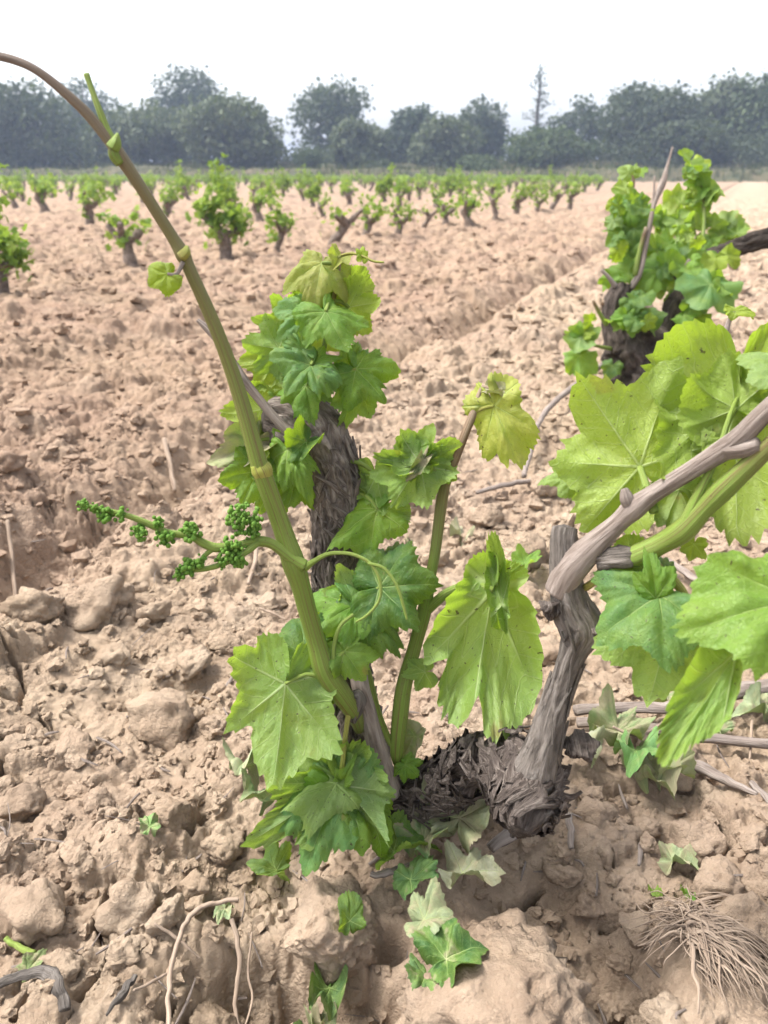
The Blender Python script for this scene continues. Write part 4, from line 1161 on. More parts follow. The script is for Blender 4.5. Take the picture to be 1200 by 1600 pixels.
def field_vine(seed, leafy=1.0, tall=0.0, lean=0.0):
    r = np.random.default_rng(seed)
    parts = []
    hh = r.uniform(0.17, 0.27)
    top = np.array([lean + r.uniform(-.05, .05), r.uniform(-.05, .05), hh])
    parts.append(tube([[0, 0, -.08], [0.005, 0, .02], top * .55 + [.01, 0, 0], top, top * 1.08], [.065, .05, .042, .05, .03], 12, 5, .3, 2, 14, seed, .25))
    tips = []
    for k in range(r.integers(3, 5)):
        a = r.uniform(0, 6.28); l = r.uniform(.10, .20)
        e = top + np.array([math.cos(a) * l, math.sin(a) * l * .8, r.uniform(.03, .13)])
        mid = (top + e) / 2 + np.array([0, 0, -.02])
        parts.append(tube([top - [0, 0, .03], mid, e], [.034, .027, .022], 9, 4, .3, 2, 18, seed + k, .25))
        tips.append(e)
    V, F, uv, ve = merge(parts)
    tm = mesh_np("trunk", V, F, M_TRUNKF)
    cent, sz = [], []
    for e in tips:
        for s in range(max(1, int(r.integers(1, 4) * leafy))):
            d = np.array([r.uniform(-.5, .5), r.uniform(-.5, .5), 1.0]); ln = r.uniform(.08, .2) + (tall if s == 0 and e is tips[0] else 0)
            m = max(6, int(ln / .009 * leafy))
            for j in range(m):
                f = j / m
                cent.append(e + d * ln * f + r.normal(size=3) * .042); sz.append(r.uniform(.04, .075) * (1.15 - .5 * f))
    for j in range(int(34 * leafy)):
        cent.append(np.array([r.normal(0, .07), r.normal(0, .07), r.uniform(.10, hh + .12)])); sz.append(r.uniform(.04, .065))
    cent = np.array(cent); sz = np.array(sz)
    Vl, Fl = small_leaves(cent, sz, seed)
    fm = mesh_np("foliage", Vl, Fl, M_FOL, smooth=False)
    return tm, fm


VAR = [field_vine(900 + i, [.7, 1.0, .5, .8, 1.5, .22, .65, .9][i], [0, .22, 0, .05, .3, 0, .1, 0][i], [0, .04, -.08, .02, 0, .12, -.03, .05][i]) for i in range(8)]


def place_vine(x, y, var, s, rz, label, group):
    t = thing("field_grapevine", label, "grapevine", (x, y, H1(x, y) if y < 12 else -0.01), group)
    t.scale = (s, s, s); t.rotation_euler = (0, 0, rz)
    link("trunk", VAR[var][0], t)
    link("foliage", VAR[var][1], t)['kind'] = 'stuff'
    return t


NEARV = [  # px, py of the foot, variant, height px, label
    (2, 458, 4, 200, "leafy field vine cut off by the edge, below the tall dark tree"),
    (205, 412, 2, 112, "leaning field vine with a bare forked trunk right behind the long shoot"),
    (352, 400, 4, 155, "tallest leafy field vine with a thick straight trunk, right of the long shoot"),
    (432, 388, 1, 105, "slim field vine with a leafy upright shoot, beside the tallest one"),
    (520, 384, 5, 80, "field vine with a bare trunk slanting right, above the main vine"),
    (572, 370, 3, 72, "small bushy field vine just right of the slanting bare trunk"),
    (622, 368, 3, 62, "low leafy field vine above the gap right of the main vine"),
    (662, 357, 5, 42, "nearly bare little field vine stump at the front of its row"),
    (697, 354, 2, 60, "field vine with a dark upright trunk beside the bare little stump"),
    (732, 350, 0, 62, "field vine with green leaves low on its dark trunk"),
    (773, 344, 6, 56, "field vine with a dark forked head in the front row"),
    (806, 335, 7, 52, "round leafy field vine near the end of the front row"),
    (838, 330, 3, 46, "bushy field vine third from the end of the front row"),
    (862, 326, 5, 40, "thin dark field vine second from the end of the front row"),
    (890, 324, 7, 42, "last leafy field vine at the right end of the front row"),
    (70, 332, 0, 62, "field vine with a short trunk left of the long shoot's node"),
    (135, 328, 6, 50, "sparse field vine between two others, beneath the left trees"),
    (262, 340, 7, 60, "field vine with pale leaves between the long shoot and the tallest vine"),
    (405, 345, 0, 55, "short field vine with an open crown behind the slim leafy one"),
    (505, 338, 6, 50, "field vine with an airy crown behind the slanting bare trunk"),
]
vine_xy = []
for (px, py, var, hp, lab) in NEARV:
    x, y = Gxy(px, py)
    zc = y * .9186 + .195
    me = VAR[var]
    zmax = float(np.percentile([v.co.z for v in me[1].vertices], 99.3))
    s = hp * zc / FPX / zmax
    s = min(s * .93, 2.0)
    place_vine(x, y, var, s, rng.uniform(-.6, .6), lab, "vines in the rows of the field")
    vine_xy.append((x, y))
far = []
for k in range(0, 16):
    p = -4.3 - 2.0 * k
    q = 2.0
    while q < 55:
        x, y = row_xy(p + rng.uniform(-.2, .2), q)
        q += 1.25 + rng.uniform(-.25, .25)
        if y < 9 or y > 51 or abs(x) > 0.10 + 0.50 * y: continue
        px = 600 + x / (y * .9186 + .195) * FPX
        if px > 935: continue
        if min([9] + [math.hypot(x - a, y - b) for a, b in vine_xy]) < .8: continue
        far.append((x, y))
for q in np.arange(14, 46, 1.3):
    x, y = row_xy(1.0, q); far.append((x, y))
far.sort(key=lambda t: t[1])
rest, far = far[275:], far[:275]


def vine_mass(pts):
    """the rows too far off to tell vine from vine"""
    r = np.random.default_rng(3)
    c, z, st = [], [], []
    for (x, y) in pts:
        h = r.uniform(.28, .42)
        m = 26
        c.append(np.column_stack([x + r.normal(0, .13, m), y + r.normal(0, .10, m), r.uniform(.16, h, m)])); z.append(r.uniform(.08, .14, m))
        st.append(tube([[x, y, -.1], [x + r.uniform(-.05, .05), y, .12], [x + r.uniform(-.1, .1), y, .24]], [.05, .04, .03], 5, 2))
    V, F = small_leaves(np.vstack(c), np.concatenate(z), 3)
    Vt, Ft, _, _ = merge(st)
    nl = len(F)
    F4 = Ft[0] + len(V); F3 = np.vstack([F] + [f + len(V) for f in Ft[1:]])
    me = mesh_np("far_vine_rows", np.vstack([V, Vt]), [F3, F4], [M_FOL, M_TRUNKF], smooth=False, midx=np.concatenate([np.zeros(nl), np.ones(len(F3) - nl + len(F4))]))
    tag(link("far_vine_rows", me), "green band of the farthest vine rows below the trees", "grapevines", None, "stuff")


vine_mass(rest[:420])
for i, (x, y) in enumerate(far):
    place_vine(x, y, int(rng.integers(0, 8)), rng.uniform(.68, .95), rng.uniform(0, 6.28), "small green grapevine in the distant rows below the trees", "small vines in the distant rows")

# ------------------------------------------------------------------ bank and trees beyond the field
M_BANK = mat_simple("dry_grass_bank", [(0.035, 0.042, 0.018), (0.07, 0.066, 0.032), (0.125, 0.098, 0.058)], 0.9, 0.95, 0.6, 0.1)
M_GRASS = mat_simple("bank_grass", [(0.028, 0.042, 0.014), (0.055, 0.064, 0.025), (0.095, 0.085, 0.042)], 0.6, 0.9, 0, island=True, trans=.08)


def build_bank():
    xs = np.linspace(-75, 75, 260); ys = np.concatenate([np.linspace(52, 62, 34), np.linspace(63, 110, 20)])
    X, Y = np.meshgrid(xs, ys)
    prof = sstep(53.5, 56.0, Y + 1.2 * fbm2(X * .12, Y * .05, 3, 7))
    Z = -0.35 + prof * (1.05 + 0.35 * fbm2(X * .09, Y * .09, 3, 8)) + 0.5 * sstep(58, 61, Y) + 0.12 * fbm2(X * .8, Y * .8, 3, 9)
    V = np.stack([X, Y, Z], -1).reshape(-1, 3)
    n, m = X.shape
    i = np.arange(n - 1)[:, None] * m + np.arange(m - 1)[None, :]
    o = link("grassy_bank", mesh_np("grassy_bank", V, np.stack([i, i + 1, i + m + 1, i + m], -1).reshape(-1, 4), M_BANK))
    tag(o, "low dry grassy bank between the field and the trees", None, None, "structure")
    r = np.random.default_rng(5)
    k = 9000
    x = r.uniform(-40, 40, k); y = r.uniform(53.6, 60, k)
    from_z = lambda a, b: -0.35 + sstep(53.5, 56.0, b + 1.2 * fbm2(a * .12, b * .05, 3, 7)) * (1.05 + 0.35 * fbm2(a * .09, b * .09, 3, 8)) + 0.5 * sstep(58, 61, b) + 0.12 * fbm2(a * .8, b * .8, 3, 9)
    z = from_z(x, y)
    h = r.uniform(.12, .45, k) * (0.6 + 0.6 * (pn2(x * .3, y * .3, 3) > 0)); a = r.uniform(0, 3.14, k); wd = r.uniform(.03, .09, k)
    b0 = np.stack([x - wd * np.cos(a), y - wd * np.sin(a), z - .05], -1); b1 = np.stack([x + wd * np.cos(a), y + wd * np.sin(a), z - .05], -1)
    tp = np.stack([x + r.normal(size=k) * .12, y + r.normal(size=k) * .12, z + h], -1)
    V = np.stack([b0, b1, tp], 1).reshape(-1, 3)
    tag(link("bank_grass", mesh_np("bank_grass", V, np.arange(3 * k).reshape(-1, 3), M_GRASS, smooth=False)), "dry and green grass tufts covering the low bank", None, None, "stuff")


build_bank()
M_TB = mat_simple("tree_bark", [(0.05, 0.04, 0.032), (0.12, 0.10, 0.085)], 3, 0.95, 0.6, 0.05)
def tree_mat(n, a, b, c): return mat_simple(n, [a, b, c], 0.5, 0.7, 0, island=True, trans=.18, tcol=(.2, .28, .05), iw=.22)
M_OAK = tree_mat("oak_leaves", (0.022, 0.034, 0.020), (0.040, 0.056, 0.030), (0.066, 0.084, 0.044))
M_GRN = tree_mat("green_leaves", (0.026, 0.044, 0.020), (0.050, 0.074, 0.030), (0.080, 0.108, 0.045))
M_OLV = tree_mat("grey_green_leaves", (0.040, 0.055, 0.030), (0.072, 0.092, 0.048), (0.11, 0.13, 0.07))
M_CON = tree_mat("conifer_needles", (0.022, 0.036, 0.024), (0.036, 0.054, 0.034), (0.055, 0.075, 0.046))


def build_tree(name, label, px0, px1, ptop, Y, mat, seed, n=5200, leaf_s=.30, hole=0.0, form='round', pbot=None):
    r = np.random.default_rng(seed)
    zc = Y * .9186 + .195
    xc = ((px0 + px1) / 2 - 600) / FPX * zc; rad = (px1 - px0) / 2 / FPX * zc
    zb = 0.6
    # height from the row of pixels
    d = (800 - ptop) / FPX * CU + CF
    htop = CAM_H + d[2] / d[1] * Y
    t = thing(name, label, "tree" if htop - zb > 2.6 else "shrub", (xc, Y, zb))
    hc = htop - zb
    parts = [tube([[0, 0, -.5], [0.1 * rad * .2, 0, hc * .2], [0, 0, hc * .55], [0.05 * rad, 0, hc * .9]], [hc * .035, hc * .028, hc * .018, hc * .006], 10, 5, .15, 2, 1.0, seed, .1)]
    cent, out = [], []
    if form == 'round':
        nl = 17
        lob = []
        for i in range(nl):
            a = r.uniform(0, 6.283); el = r.uniform(-.95, 1.0)
            rr = r.uniform(.35, .62)
            c = np.array([math.cos(a) * .62 * math.sqrt(max(0.05, 1 - el * el * .8)), math.sin(a) * .62, el * .62])
            lob.append((c, r.uniform(.30, .48)))
        lob.append((np.zeros(3), .62)); lob.append((np.array([0, 0, .55]), .42))
        cz = hc * .47; hz = hc * .53
        sc3 = np.array([rad * 1.02, rad * .9, hz])
        top = max(c[2] + l for c, l in lob)
        for c, l in lob:
            m = int(n * l * l / sum(q[1] ** 2 for q in lob))
            dd = r.normal(size=(m, 3)); dd /= np.linalg.norm(dd, axis=1)[:, None]
            rr = l * np.clip(r.normal(.9, .14, m), .2, 1.12)
            pnt = (c + dd * rr[:, None])
            pnt[:, 2] = np.where(pnt[:, 2] > 0, pnt[:, 2] / top, pnt[:, 2])
            pnt = pnt * sc3 + np.array([0, 0, cz])
            # clumping
            pnt += (r.normal(size=(m, 3)) * .06 * rad)
            kp = fbm3(pnt[:, 0] * .9 + seed, pnt[:, 1] * .9, pnt[:, 2] * .9, 2, seed) > (-.55 + hole)
            cent.append(pnt[kp]); out.append(dd[kp])
            if r.uniform() < .7:
                e = c * sc3 + np.array([0, 0, cz])
                parts.append(tube([[0, 0, hc * .25], e * .5 + np.array([0, 0, hc * .1]), e], [hc * .015, hc * .01, hc * .004], 6, 4))
    else:
        k = 30
        for i in range(k):
            f = (i + .5) / k
            zz = hc * (.12 + .86 * f); bl = rad * (1.0 - f) ** .8 * r.uniform(.5, 1.1) + .06
            a = r.uniform(0, 6.283)
            e = np.array([math.cos(a) * bl, math.sin(a) * bl, zz + bl * r.uniform(.1, .6)])
            parts.append(tube([[0, 0, zz - .1], e * .5 + np.array([0, 0, zz * .5 - .05]), e], [.04, .025, .01], 5, 3))
            m = int(n / k * (1.3 - f))
            s = r.uniform(.15, 1, m)
            pnt = np.array([0, 0, zz])[None] + (e - [0, 0, zz])[None] * s[:, None] + r.normal(size=(m, 3)) * .16
            cent.append(pnt); out.append(r.normal(size=(m, 3)))
        cent.append(np.column_stack([r.normal(size=60) * .07, r.normal(size=60) * .07, hc * r.uniform(.8, 1.02, 60)])); out.append(r.normal(size=(60, 3)))
    V, F, uv, ve = merge(parts)
    link("trunk", mesh_np("trunk", V, F, M_TB), t)
    cent = np.vstack(cent); out = np.vstack(out)
    m = len(cent)
    sz = leaf_s * r.uniform(.5, 1.3, m)
    nz = out * .8 + r.normal(size=(m, 3)) * .6; nz /= np.linalg.norm(nz, axis=1)[:, None]
    u = r.normal(size=(m, 3)); u -= nz * (u * nz).sum(1)[:, None]; u /= np.linalg.norm(u, axis=1)[:, None]
    v = np.cross(nz, u)
    q = np.stack([cent - u * sz[:, None] * .5, cent + v * sz[:, None] * .36 + nz * sz[:, None] * .08, cent + u * sz[:, None] * .5, cent - v * sz[:, None] * .36 + nz * sz[:, None] * .08], 1)
    link("crown", mesh_np("crown", q.reshape(-1, 3), np.arange(4 * m).reshape(-1, 4), mat, smooth=False), t)['kind'] = 'stuff'
    return t


TREES = [
    ("oak_tree", "dark spreading tree at the left edge of the tree line", -20, 160, 130, 62, M_OAK, 6200, .0, 'round'),
    ("oak_tree", "hazy tree rising behind the long shoot's side stem", 85, 205, 124, 84, M_OAK, 4200, .05, 'round'),
    ("oak_tree", "greener low tree between the dark left tree and the big round one", 140, 300, 166, 61, M_OLV, 4800, .0, 'round'),
    ("oak_tree", "tall dome-headed hazy tree rising behind the big round one", 244, 394, 104, 80, M_OAK, 7500, -.15, 'round'),
    ("oak_tree", "big round green tree in front, left of the gap in the tree line", 262, 448, 150, 60, M_OLV, 7000, -.1, 'round'),
    ("oak_tree", "tall airy tree just right of the gap with sky showing through its crown", 458, 602, 120, 70, M_OAK, 4600, .22, 'round'),
    ("oak_tree", "small round tree at the foot of the tall airy tree", 516, 606, 187, 60, M_OLV, 3200, -.1, 'round'),
    ("cypress_tree", "pointed dark green tree in the middle of the tree line", 604, 690, 168, 66, M_CON, 3400, -.1, 'round'),
    ("oak_tree", "broad rounded tree in the centre with purple-grey haze", 640, 752, 184, 62, M_OLV, 4400, -.1, 'round'),
    ("oak_tree", "tall rounded tree at the left of the second gap in the trees", 690, 796, 154, 70, M_OAK, 4400, -.05, 'round'),
    ("conifer_tree", "thin sparse conifer spire standing above the tree line", 790, 875, 102, 72, M_CON, 560, .0, 'spire'),
    ("oak_tree", "round tree with sky showing through, right of the conifer spire", 850, 950, 147, 70, M_OAK, 2800, .30, 'round'),
    ("oak_tree", "low bushy dark tree below the conifer spire", 784, 930, 204, 60, M_GRN, 4600, -.1, 'round'),
    ("oak_tree", "large dark tree behind the leafy second vine", 918, 1075, 130, 63, M_OAK, 6400, -.05, 'round'),
    ("poplar_tree", "tall greyish tree between the large dark tree and the right edge", 1050, 1150, 124, 66, M_OLV, 4600, -.1, 'round'),
    ("oak_tree", "big grey-green tree at the right edge of the tree line", 1110, 1260, 116, 64, M_GRN, 6000, -.1, 'round'),
    ("oak_tree", "hazy bluish tree top peeping out at the far right", 1150, 1240, 112, 84, M_OAK, 3400, .0, 'round'),
    ("shrub", "small bush on the bank below the tall airy tree", 460, 505, 232, 58, M_GRN, 900, .0, 'round'),
    ("shrub", "low rounded olive bush on the bank in the centre", 712, 785, 243, 57, M_GRN, 1500, -.1, 'round'),
    ("shrub", "small dark bush at the foot of the bank below the small round tree", 570, 612, 250, 57, M_OAK, 800, .0, 'round'),
    ("oak_tree", "low hedge-like tree joining the small round tree to the pointed one", 560, 660, 205, 68, M_OAK, 3200, -.1, 'round'),
    ("oak_tree", "dark tree filling the lower right behind the rows", 1000, 1130, 185, 60, M_OAK, 4200, -.1, 'round'),
    ("shrub", "long low dark thicket under the trees at the left", 20, 270, 212, 63, M_OAK, 5500, -1, 'round'),
    ("shrub", "low dark thicket under the large dark tree behind the second vine", 930, 1110, 208, 61, M_OAK, 4500, -1, 'round'),
    ("shrub", "long low dark thicket under the trees at the right edge", 1060, 1290, 210, 62, M_OAK, 5500, -1, 'round'),
    ("shrub", "low dark thicket closing the gap below the tall airy tree", 430, 560, 232, 64, M_OAK, 2600, -1, 'round'),
    ("oak_tree", "dark low tree at the far left behind the vine rows", -70, 60, 175, 66, M_OAK, 3600, -.1, 'round'),
]
for i, (nm, lab, a, b, tp, Y, mt, n, hol, form) in enumerate(TREES):
    build_tree(nm, lab, a, b, tp, Y, mt, 40 + i, int(n * 1.7), .20 if form == 'spire' else .36 if nm != "shrub" else .24, hol, form)

# ------------------------------------------------------------------ things lying on the ground
def gp(px, py, up=0.0):
    x, y = Gxy(px, py)
    return np.array([x, y, H1(x, y) + up])


def twig(name, label, cat, pp, mat, lift=.004, group=None, rough=.08, sides=10):
    """pp: (px, py, width px, extra lift)"""
    pts, rad = [], []
    for p in pp:
        e = p[3] if len(p) > 3 else 0
        zc = 0.0
        g = gp(p[0], p[1], 0)
        # smooth the ground under a stiff stick: take the top of the neighbourhood
        zc = g[1] * .9186 + (CAM_H - g[2]) * .395
        rr = p[2] * .5 * zc / FPX
        pts.append(g + np.array([0, 0, lift + e + rr])); rad.append(rr)
    pts = np.array(pts)
    if len(pts) > 2:                                    # stiff: relax the heights
        f = np.linspace(0, 1, len(pts)); a = np.polyfit(f, pts[:, 2], 1)
        lin = np.polyval(a, f); lift2 = max(0, (pts[:, 2] - lin).max() * .6)
        pts[:, 2] = lin * .8 + pts[:, 2] * .2 + lift2
    P2 = catmull(pts, 4); rr2 = np.interp(np.linspace(0, 1, len(P2)), np.linspace(0, 1, len(rad)), rad)
    P2[1:-1] += np.random.default_rng(len(label)).normal(size=(len(P2) - 2, 3)) * np.minimum(rr2[1:-1, None], .0022) * .22
    V, F, uv, ve = tube(P2, rr2, sides, 4, rough, 2, 40, len(label), .10)
    o0 = V.mean(0)
    return tag(link(name, mesh_np(name, V - o0, F, mat, uv, ve), None, o0), label, cat, group)


twig("dead_cane", "upper of two long grey canes lying right of the vine stub", "cane", [(896, 1131, 17), (960, 1124, 18), (1035, 1127, 19), (1095, 1116, 26), (1150, 1098, 26), (1230, 1085, 24)], M_CANE, .012)
twig("dead_cane", "lower of two long grey canes lying right of the vine stub", "cane", [(900, 1146, 16), (980, 1150, 17), (1060, 1158, 17), (1130, 1164, 16), (1230, 1170, 16)], M_CANE, .010)
twig("dead_cane", "splintered grey stick running down to the right below the two canes", "stick", [(1010, 1180, 8), (1050, 1195, 16), (1090, 1218, 20), (1130, 1245, 15), (1175, 1275, 6)], M_CANE, .006, rough=.2)
twig("dead_twig", "short dark stick in the soil at the right edge, pointing down", "stick", [(1168, 1252, 10), (1182, 1275, 11), (1196, 1300, 8)], M_CANE, .004)
twig("dead_twig", "broken pale stick leaning against the soil under the knobbly vine arm", "stick", [(765, 1345, 16), (800, 1322, 24), (830, 1302, 28), (848, 1288, 24)], M_CANE, .012, rough=.2)
twig("dead_twig", "short grey peg of wood lying on the crust below the vine stub", "stick", [(885, 1297, 10), (888, 1315, 11), (891, 1335, 9)], M_CANE, .004)
twig("dead_twig", "thin grey sliver of wood on the crust left of the dusty leaf", "stick", [(1001, 1320, 7), (999, 1340, 8), (996, 1360, 5)], M_CANE, .003)
twig("dead_twig", "long pale curved twig arching down from the clods to the bottom edge", "twig", [(375, 1428, 7), (340, 1434, 7), (312, 1444, 8), (290, 1466, 8), (275, 1500, 8), (265, 1550, 8), (262, 1610, 8)], M_STRAW, .020)
twig("dead_twig", "thin straight pale twig lying across the curved one", "twig", [(245, 1465, 4), (275, 1470, 5), (312, 1484, 3)], M_STRAW, .012)
twig("dead_twig", "forked grey twig standing between two clods at the bottom", "twig", [(362, 1436, 7), (372, 1470, 8), (361, 1512, 7), (366, 1550, 6), (348, 1604, 6)], M_STRAW, .02)
twig("dead_twig", "thin bent twig right of the forked grey twig", "twig", [(392, 1442, 3), (384, 1480, 4), (389, 1510, 4), (372, 1560, 3), (376, 1604, 3)], M_STRAW, .024)
twig("dead_cane", "thick weathered stick half buried at the bottom below the big rounded clod", "stick", [(355, 1596, 30), (400, 1582, 40), (450, 1562, 42), (490, 1545, 30)], M_CANE, .0, rough=.15)
twig("dead_twig", "thin pale twig on the thick weathered stick", "twig", [(375, 1600, 7), (400, 1575, 8), (425, 1545, 7), (452, 1515, 6)], M_STRAW, .03)
twig("dead_twig", "short brown twig among the fallen leaves under the vine", "twig", [(580, 1402, 9), (605, 1398, 12), (630, 1388, 9), (642, 1380, 6)], M_CANE, .02)
twig("dead_twig", "thin dark twig sticking out below the hanging leaves", "twig", [(505, 1356, 4), (535, 1338, 5), (566, 1318, 4)], M_CANE, .02)
twig("dead_twig", "slender pale twig on the soil at the lower left", "twig", [(210, 1555, 4), (235, 1535, 5), (262, 1510, 4)], M_STRAW, .008)
twig("bark_piece", "curved grey piece of old bark at the bottom left corner", "bark", [(-10, 1552, 12), (35, 1538, 16), (78, 1533, 20), (93, 1555, 22), (104, 1590, 14)], M_SPUR, .002, rough=.35)
twig("bark_piece", "pointed sliver of grey wood standing in the crust at the lower left", "bark", [(168, 1592, 5), (190, 1560, 14), (212, 1526, 8)], M_SPUR, .003, rough=.35)
twig("bent_twig", "bent grey twig lying in the furrow near the second vine", "twig", [(945, 585, 8), (905, 618, 10), (860, 650, 9), (838, 680, 9), (828, 715, 10), (818, 752, 8)], M_CANE, .02)
twig("dead_twig", "straight grey twig crossing the foot of the bent one", "twig", [(745, 772, 7), (780, 763, 8), (815, 757, 8), (842, 753, 6)], M_CANE, .015)
twig("dead_twig", "short pale twig standing in the dark furrow left of the main vine", "twig", [(258, 695, 7), (264, 708, 8), (268, 722, 6)], M_STRAW, .01)
twig("dead_twig", "short pale twig at the left edge beside the furrow", "twig", [(12, 815, 6), (11, 835, 7), (8, 858, 6)], M_STRAW, .01)
twig("dead_twig", "thin pale twig lying behind the flower cluster near the trunk", "twig", [(404, 862, 6), (398, 885, 7), (388, 910, 6)], M_STRAW, .008)
twig("dead_twig", "grey twig slanting behind the pale right-hand leaf", "twig", [(1045, 870, 10), (1075, 895, 12), (1110, 922, 12)], M_CANE, .02)
twig("dead_twig", "thin white straw lying over the lower grey cane", "straw", [(950, 1190, 4), (985, 1195, 5), (1010, 1175, 5), (1032, 1152, 4)], M_STRAW, .02)
twig("dead_twig", "thin white straw standing beside the canes at the right edge", "straw", [(1174, 1130, 4), (1173, 1155, 4), (1172, 1182, 3)], M_STRAW, .01)
twig("green_stalk", "cut bright green stalk lying on the soil at the lower left", "stalk", [(6, 1456, 9), (28, 1470, 10), (52, 1482, 11)], M_PET, .004)
twig("dead_twig", "small dark twig in the crust, upper left of the big hanging leaf", "twig", [(345, 1063, 3), (358, 1048, 6), (368, 1032, 3)], M_CANE, .003)
twig("dead_twig", "thin dry twig on the ground left of the trunk below the flower cluster", "twig", [(405, 942, 4), (425, 946, 5), (445, 950, 3)], M_STRAW, .004)


def ground_leaf(label, px, py, lpx, ang, mat, col, up=.006, tilt=(0, 0), name="fallen_leaf", **kw):
    g = gp(px, py, up)
    zc = g[1] * .9186 + (CAM_H - g[2]) * .395
    L = lpx * zc / FPX
    _ls[0] += 1
    kw.setdefault('curl', float(rng.uniform(.6, 1.8))); kw.setdefault('pucker', 1.3); kw['wave'] = kw.get('wave', .1) * 1.3
    o = link(name, leaf_mesh(L, seed=_ls[0] * 13, mats=mat, name=name, **kw), None, g)
    o.rotation_euler = (R(22) + tilt[0], tilt[1], R(ang))
    o.color = (*col, 1)
    return tag(o, label, "leaf")


DG = (0.22, 0.25, 0.15)
ground_leaf("veined green fallen leaf with pale dry veins lying on the largest clod", 695, 1540, 72, -70, M_FALLEN, (.040, .105, .022), .030, droop=.3, wave=.16, width=1.1, na=110)
ground_leaf("curled green lobe tucked under the veined fallen leaf on the largest clod", 665, 1552, 50, 160, M_FALLEN, (.06, .125, .035), .026, droop=.4, width=.9)
ground_leaf("pale dusty grey-green leaf stuck on the largest clod above the veined one", 660, 1478, 56, -95, M_DUSTY, DG, .030, droop=.2, wave=.15)
ground_leaf("dark green leaf scrap on the right side of the big rounded clod", 548, 1488, 42, 15, M_LEAF, (.05, .12, .03), .035, tilt=(.5, .2), width=.7, droop=.4, sinus=.2)
ground_leaf("wilted dark green leaf crumpled in the gap below the big rounded clod", 515, 1525, 62, 170, M_FALLEN, (.030, .075, .022), .030, curl=2.2, wave=.35, droop=.4)
ground_leaf("dried grey-green leaf hanging into the gap left of the dark wilted one", 500, 1560, 50, 200, M_WILT, (.08, .12, .05), .030, curl=2.5, wave=.4, droop=.5)
ground_leaf("blackish green wilted leaf with ragged frills at the bottom of the gap", 480, 1575, 56, 120, M_FALLEN, (.03, .07, .025), .02, curl=1.2, wave=.3)
ground_leaf("dark green fallen leaf lying between the two biggest clods", 640, 1412, 58, -60, M_FALLEN, (.07, .16, .05), .030, width=.7, droop=.2, fold=-.2)
ground_leaf("folded dark green leaf under the vine above the short brown twig", 615, 1378, 62, -80, M_LEAF, (.05, .14, .03), .030, fold=.4, droop=.2, wave=.1)
ground_leaf("crumpled dark green leaf under the vine beside the folded one", 660, 1366, 56, -50, M_WILT, (.08, .17, .06), .034, curl=1.6, wave=.3)
ground_leaf("large dusty grey leaf with one green half under the vine's knotted arm", 715, 1340, 86, -30, M_DUSTY, (.25, .26, .17), .040, tilt=(.3, 0), wave=.2, droop=.3, sinus=.6)
ground_leaf("dusty pale leaf flat against the largest clod's upper edge", 720, 1400, 60, -100, M_DUSTY, (.30, .29, .22), .028, wave=.2, width=.8)
ground_leaf("green and brown leaf hanging below the knotted arm", 752, 1290, 70, 190, M_FALLEN, (.14, .22, .07), .060, tilt=(.9, 0), wave=.15)
ground_leaf("small green leaf shred on the crust beside the blocky clod", 238, 1316, 28, 20, M_DUSTY, (.15, .26, .09), .008, width=.8, wave=.2)
ground_leaf("dusty half-green leaf wedged above the small upright clod", 348, 1388, 34, 170, M_DUSTY, (.24, .30, .17), .015, width=.6)
ground_leaf("pale dusty leaf hanging at the left foot of the vine", 392, 1262, 60, 185, M_DUSTY, (.26, .30, .19), .05, tilt=(.7, .2), wave=.2, width=.8)
ground_leaf("grey-green leaf drooping to the soil left of the vine's foot", 415, 1300, 84, 160, M_DUSTY, (.16, .24, .12), .05, tilt=(.6, 0), wave=.12, width=.6)
ground_leaf("dark leaf in shade at the left foot of the vine", 430, 1340, 50, 90, M_LEAF, (.06, .13, .04), .02, wave=.15)
ground_leaf("dusty transparent-looking leaf at the left edge beneath the green stalk", 42, 1510, 34, -30, M_DUSTY, (.18, .23, .10), .006, width=.8)
ground_leaf("half green, half whitish leaf on the crust left of the lumpy clod", 1050, 1352, 44, -110, M_DUSTY, (.30, .34, .20), .010, wave=.2, width=.8)
ground_leaf("bright green leaf shred in the shade below the lumpy clod", 1076, 1396, 22, 180, M_LEAF, (.10, .26, .04), .006, wave=.2)
ground_leaf("small yellow-green leaf shred on the crust", 1022, 1392, 20, 190, M_LEAF, (.18, .28, .06), .004, width=.6, wave=.2)
ground_leaf("wilted green leaf at the back of the crumpled heap under the canes", 960, 1185, 66, -40, M_WILT, (.12, .22, .08), .020, wave=.3, curl=1.2)
ground_leaf("wilted leaf with a whitish rolled edge in front of the crumpled heap", 1010, 1236, 58, 200, M_WILT, (.26, .30, .17), .022, wave=.3, curl=1.8)
ground_leaf("fresh green lobe in the middle of the crumpled heap under the canes", 985, 1222, 50, 170, M_FALLEN, (.12, .26, .08), .028, wave=.25, curl=.8)
ground_leaf("crumpled grey-green leaf on the right of the heap under the canes", 1035, 1225, 56, -80, M_WILT, (.20, .26, .13), .020, wave=.35, curl=1.8)
ground_leaf("pale dry leaf fragment beside the foot of the vine stub", 915, 1215, 40, 60, M_DUSTY, (.34, .34, .24), .012, wave=.3, curl=1.0)
ground_leaf("wilted green leaf under the twisted near leaf, between the two canes", 1122, 1142, 32, 30, M_WILT, (.14, .24, .10), .012, wave=.3, curl=1.2)
ground_leaf("pale wilted leaf at the right edge above the lower grey cane", 1190, 1120, 46, 100, M_DUSTY, (.28, .32, .20), .012, wave=.25)
ground_leaf("wilted green leaf lying behind the two grey canes", 1045, 1100, 40, 60, M_WILT, (.12, .20, .08), .012, wave=.3, curl=1.0)
ground_leaf("small bright green leaf on the soil behind the large hanging leaf", 820, 884, 34, -50, M_LEAF, (.12, .26, .04), .012, wave=.15)
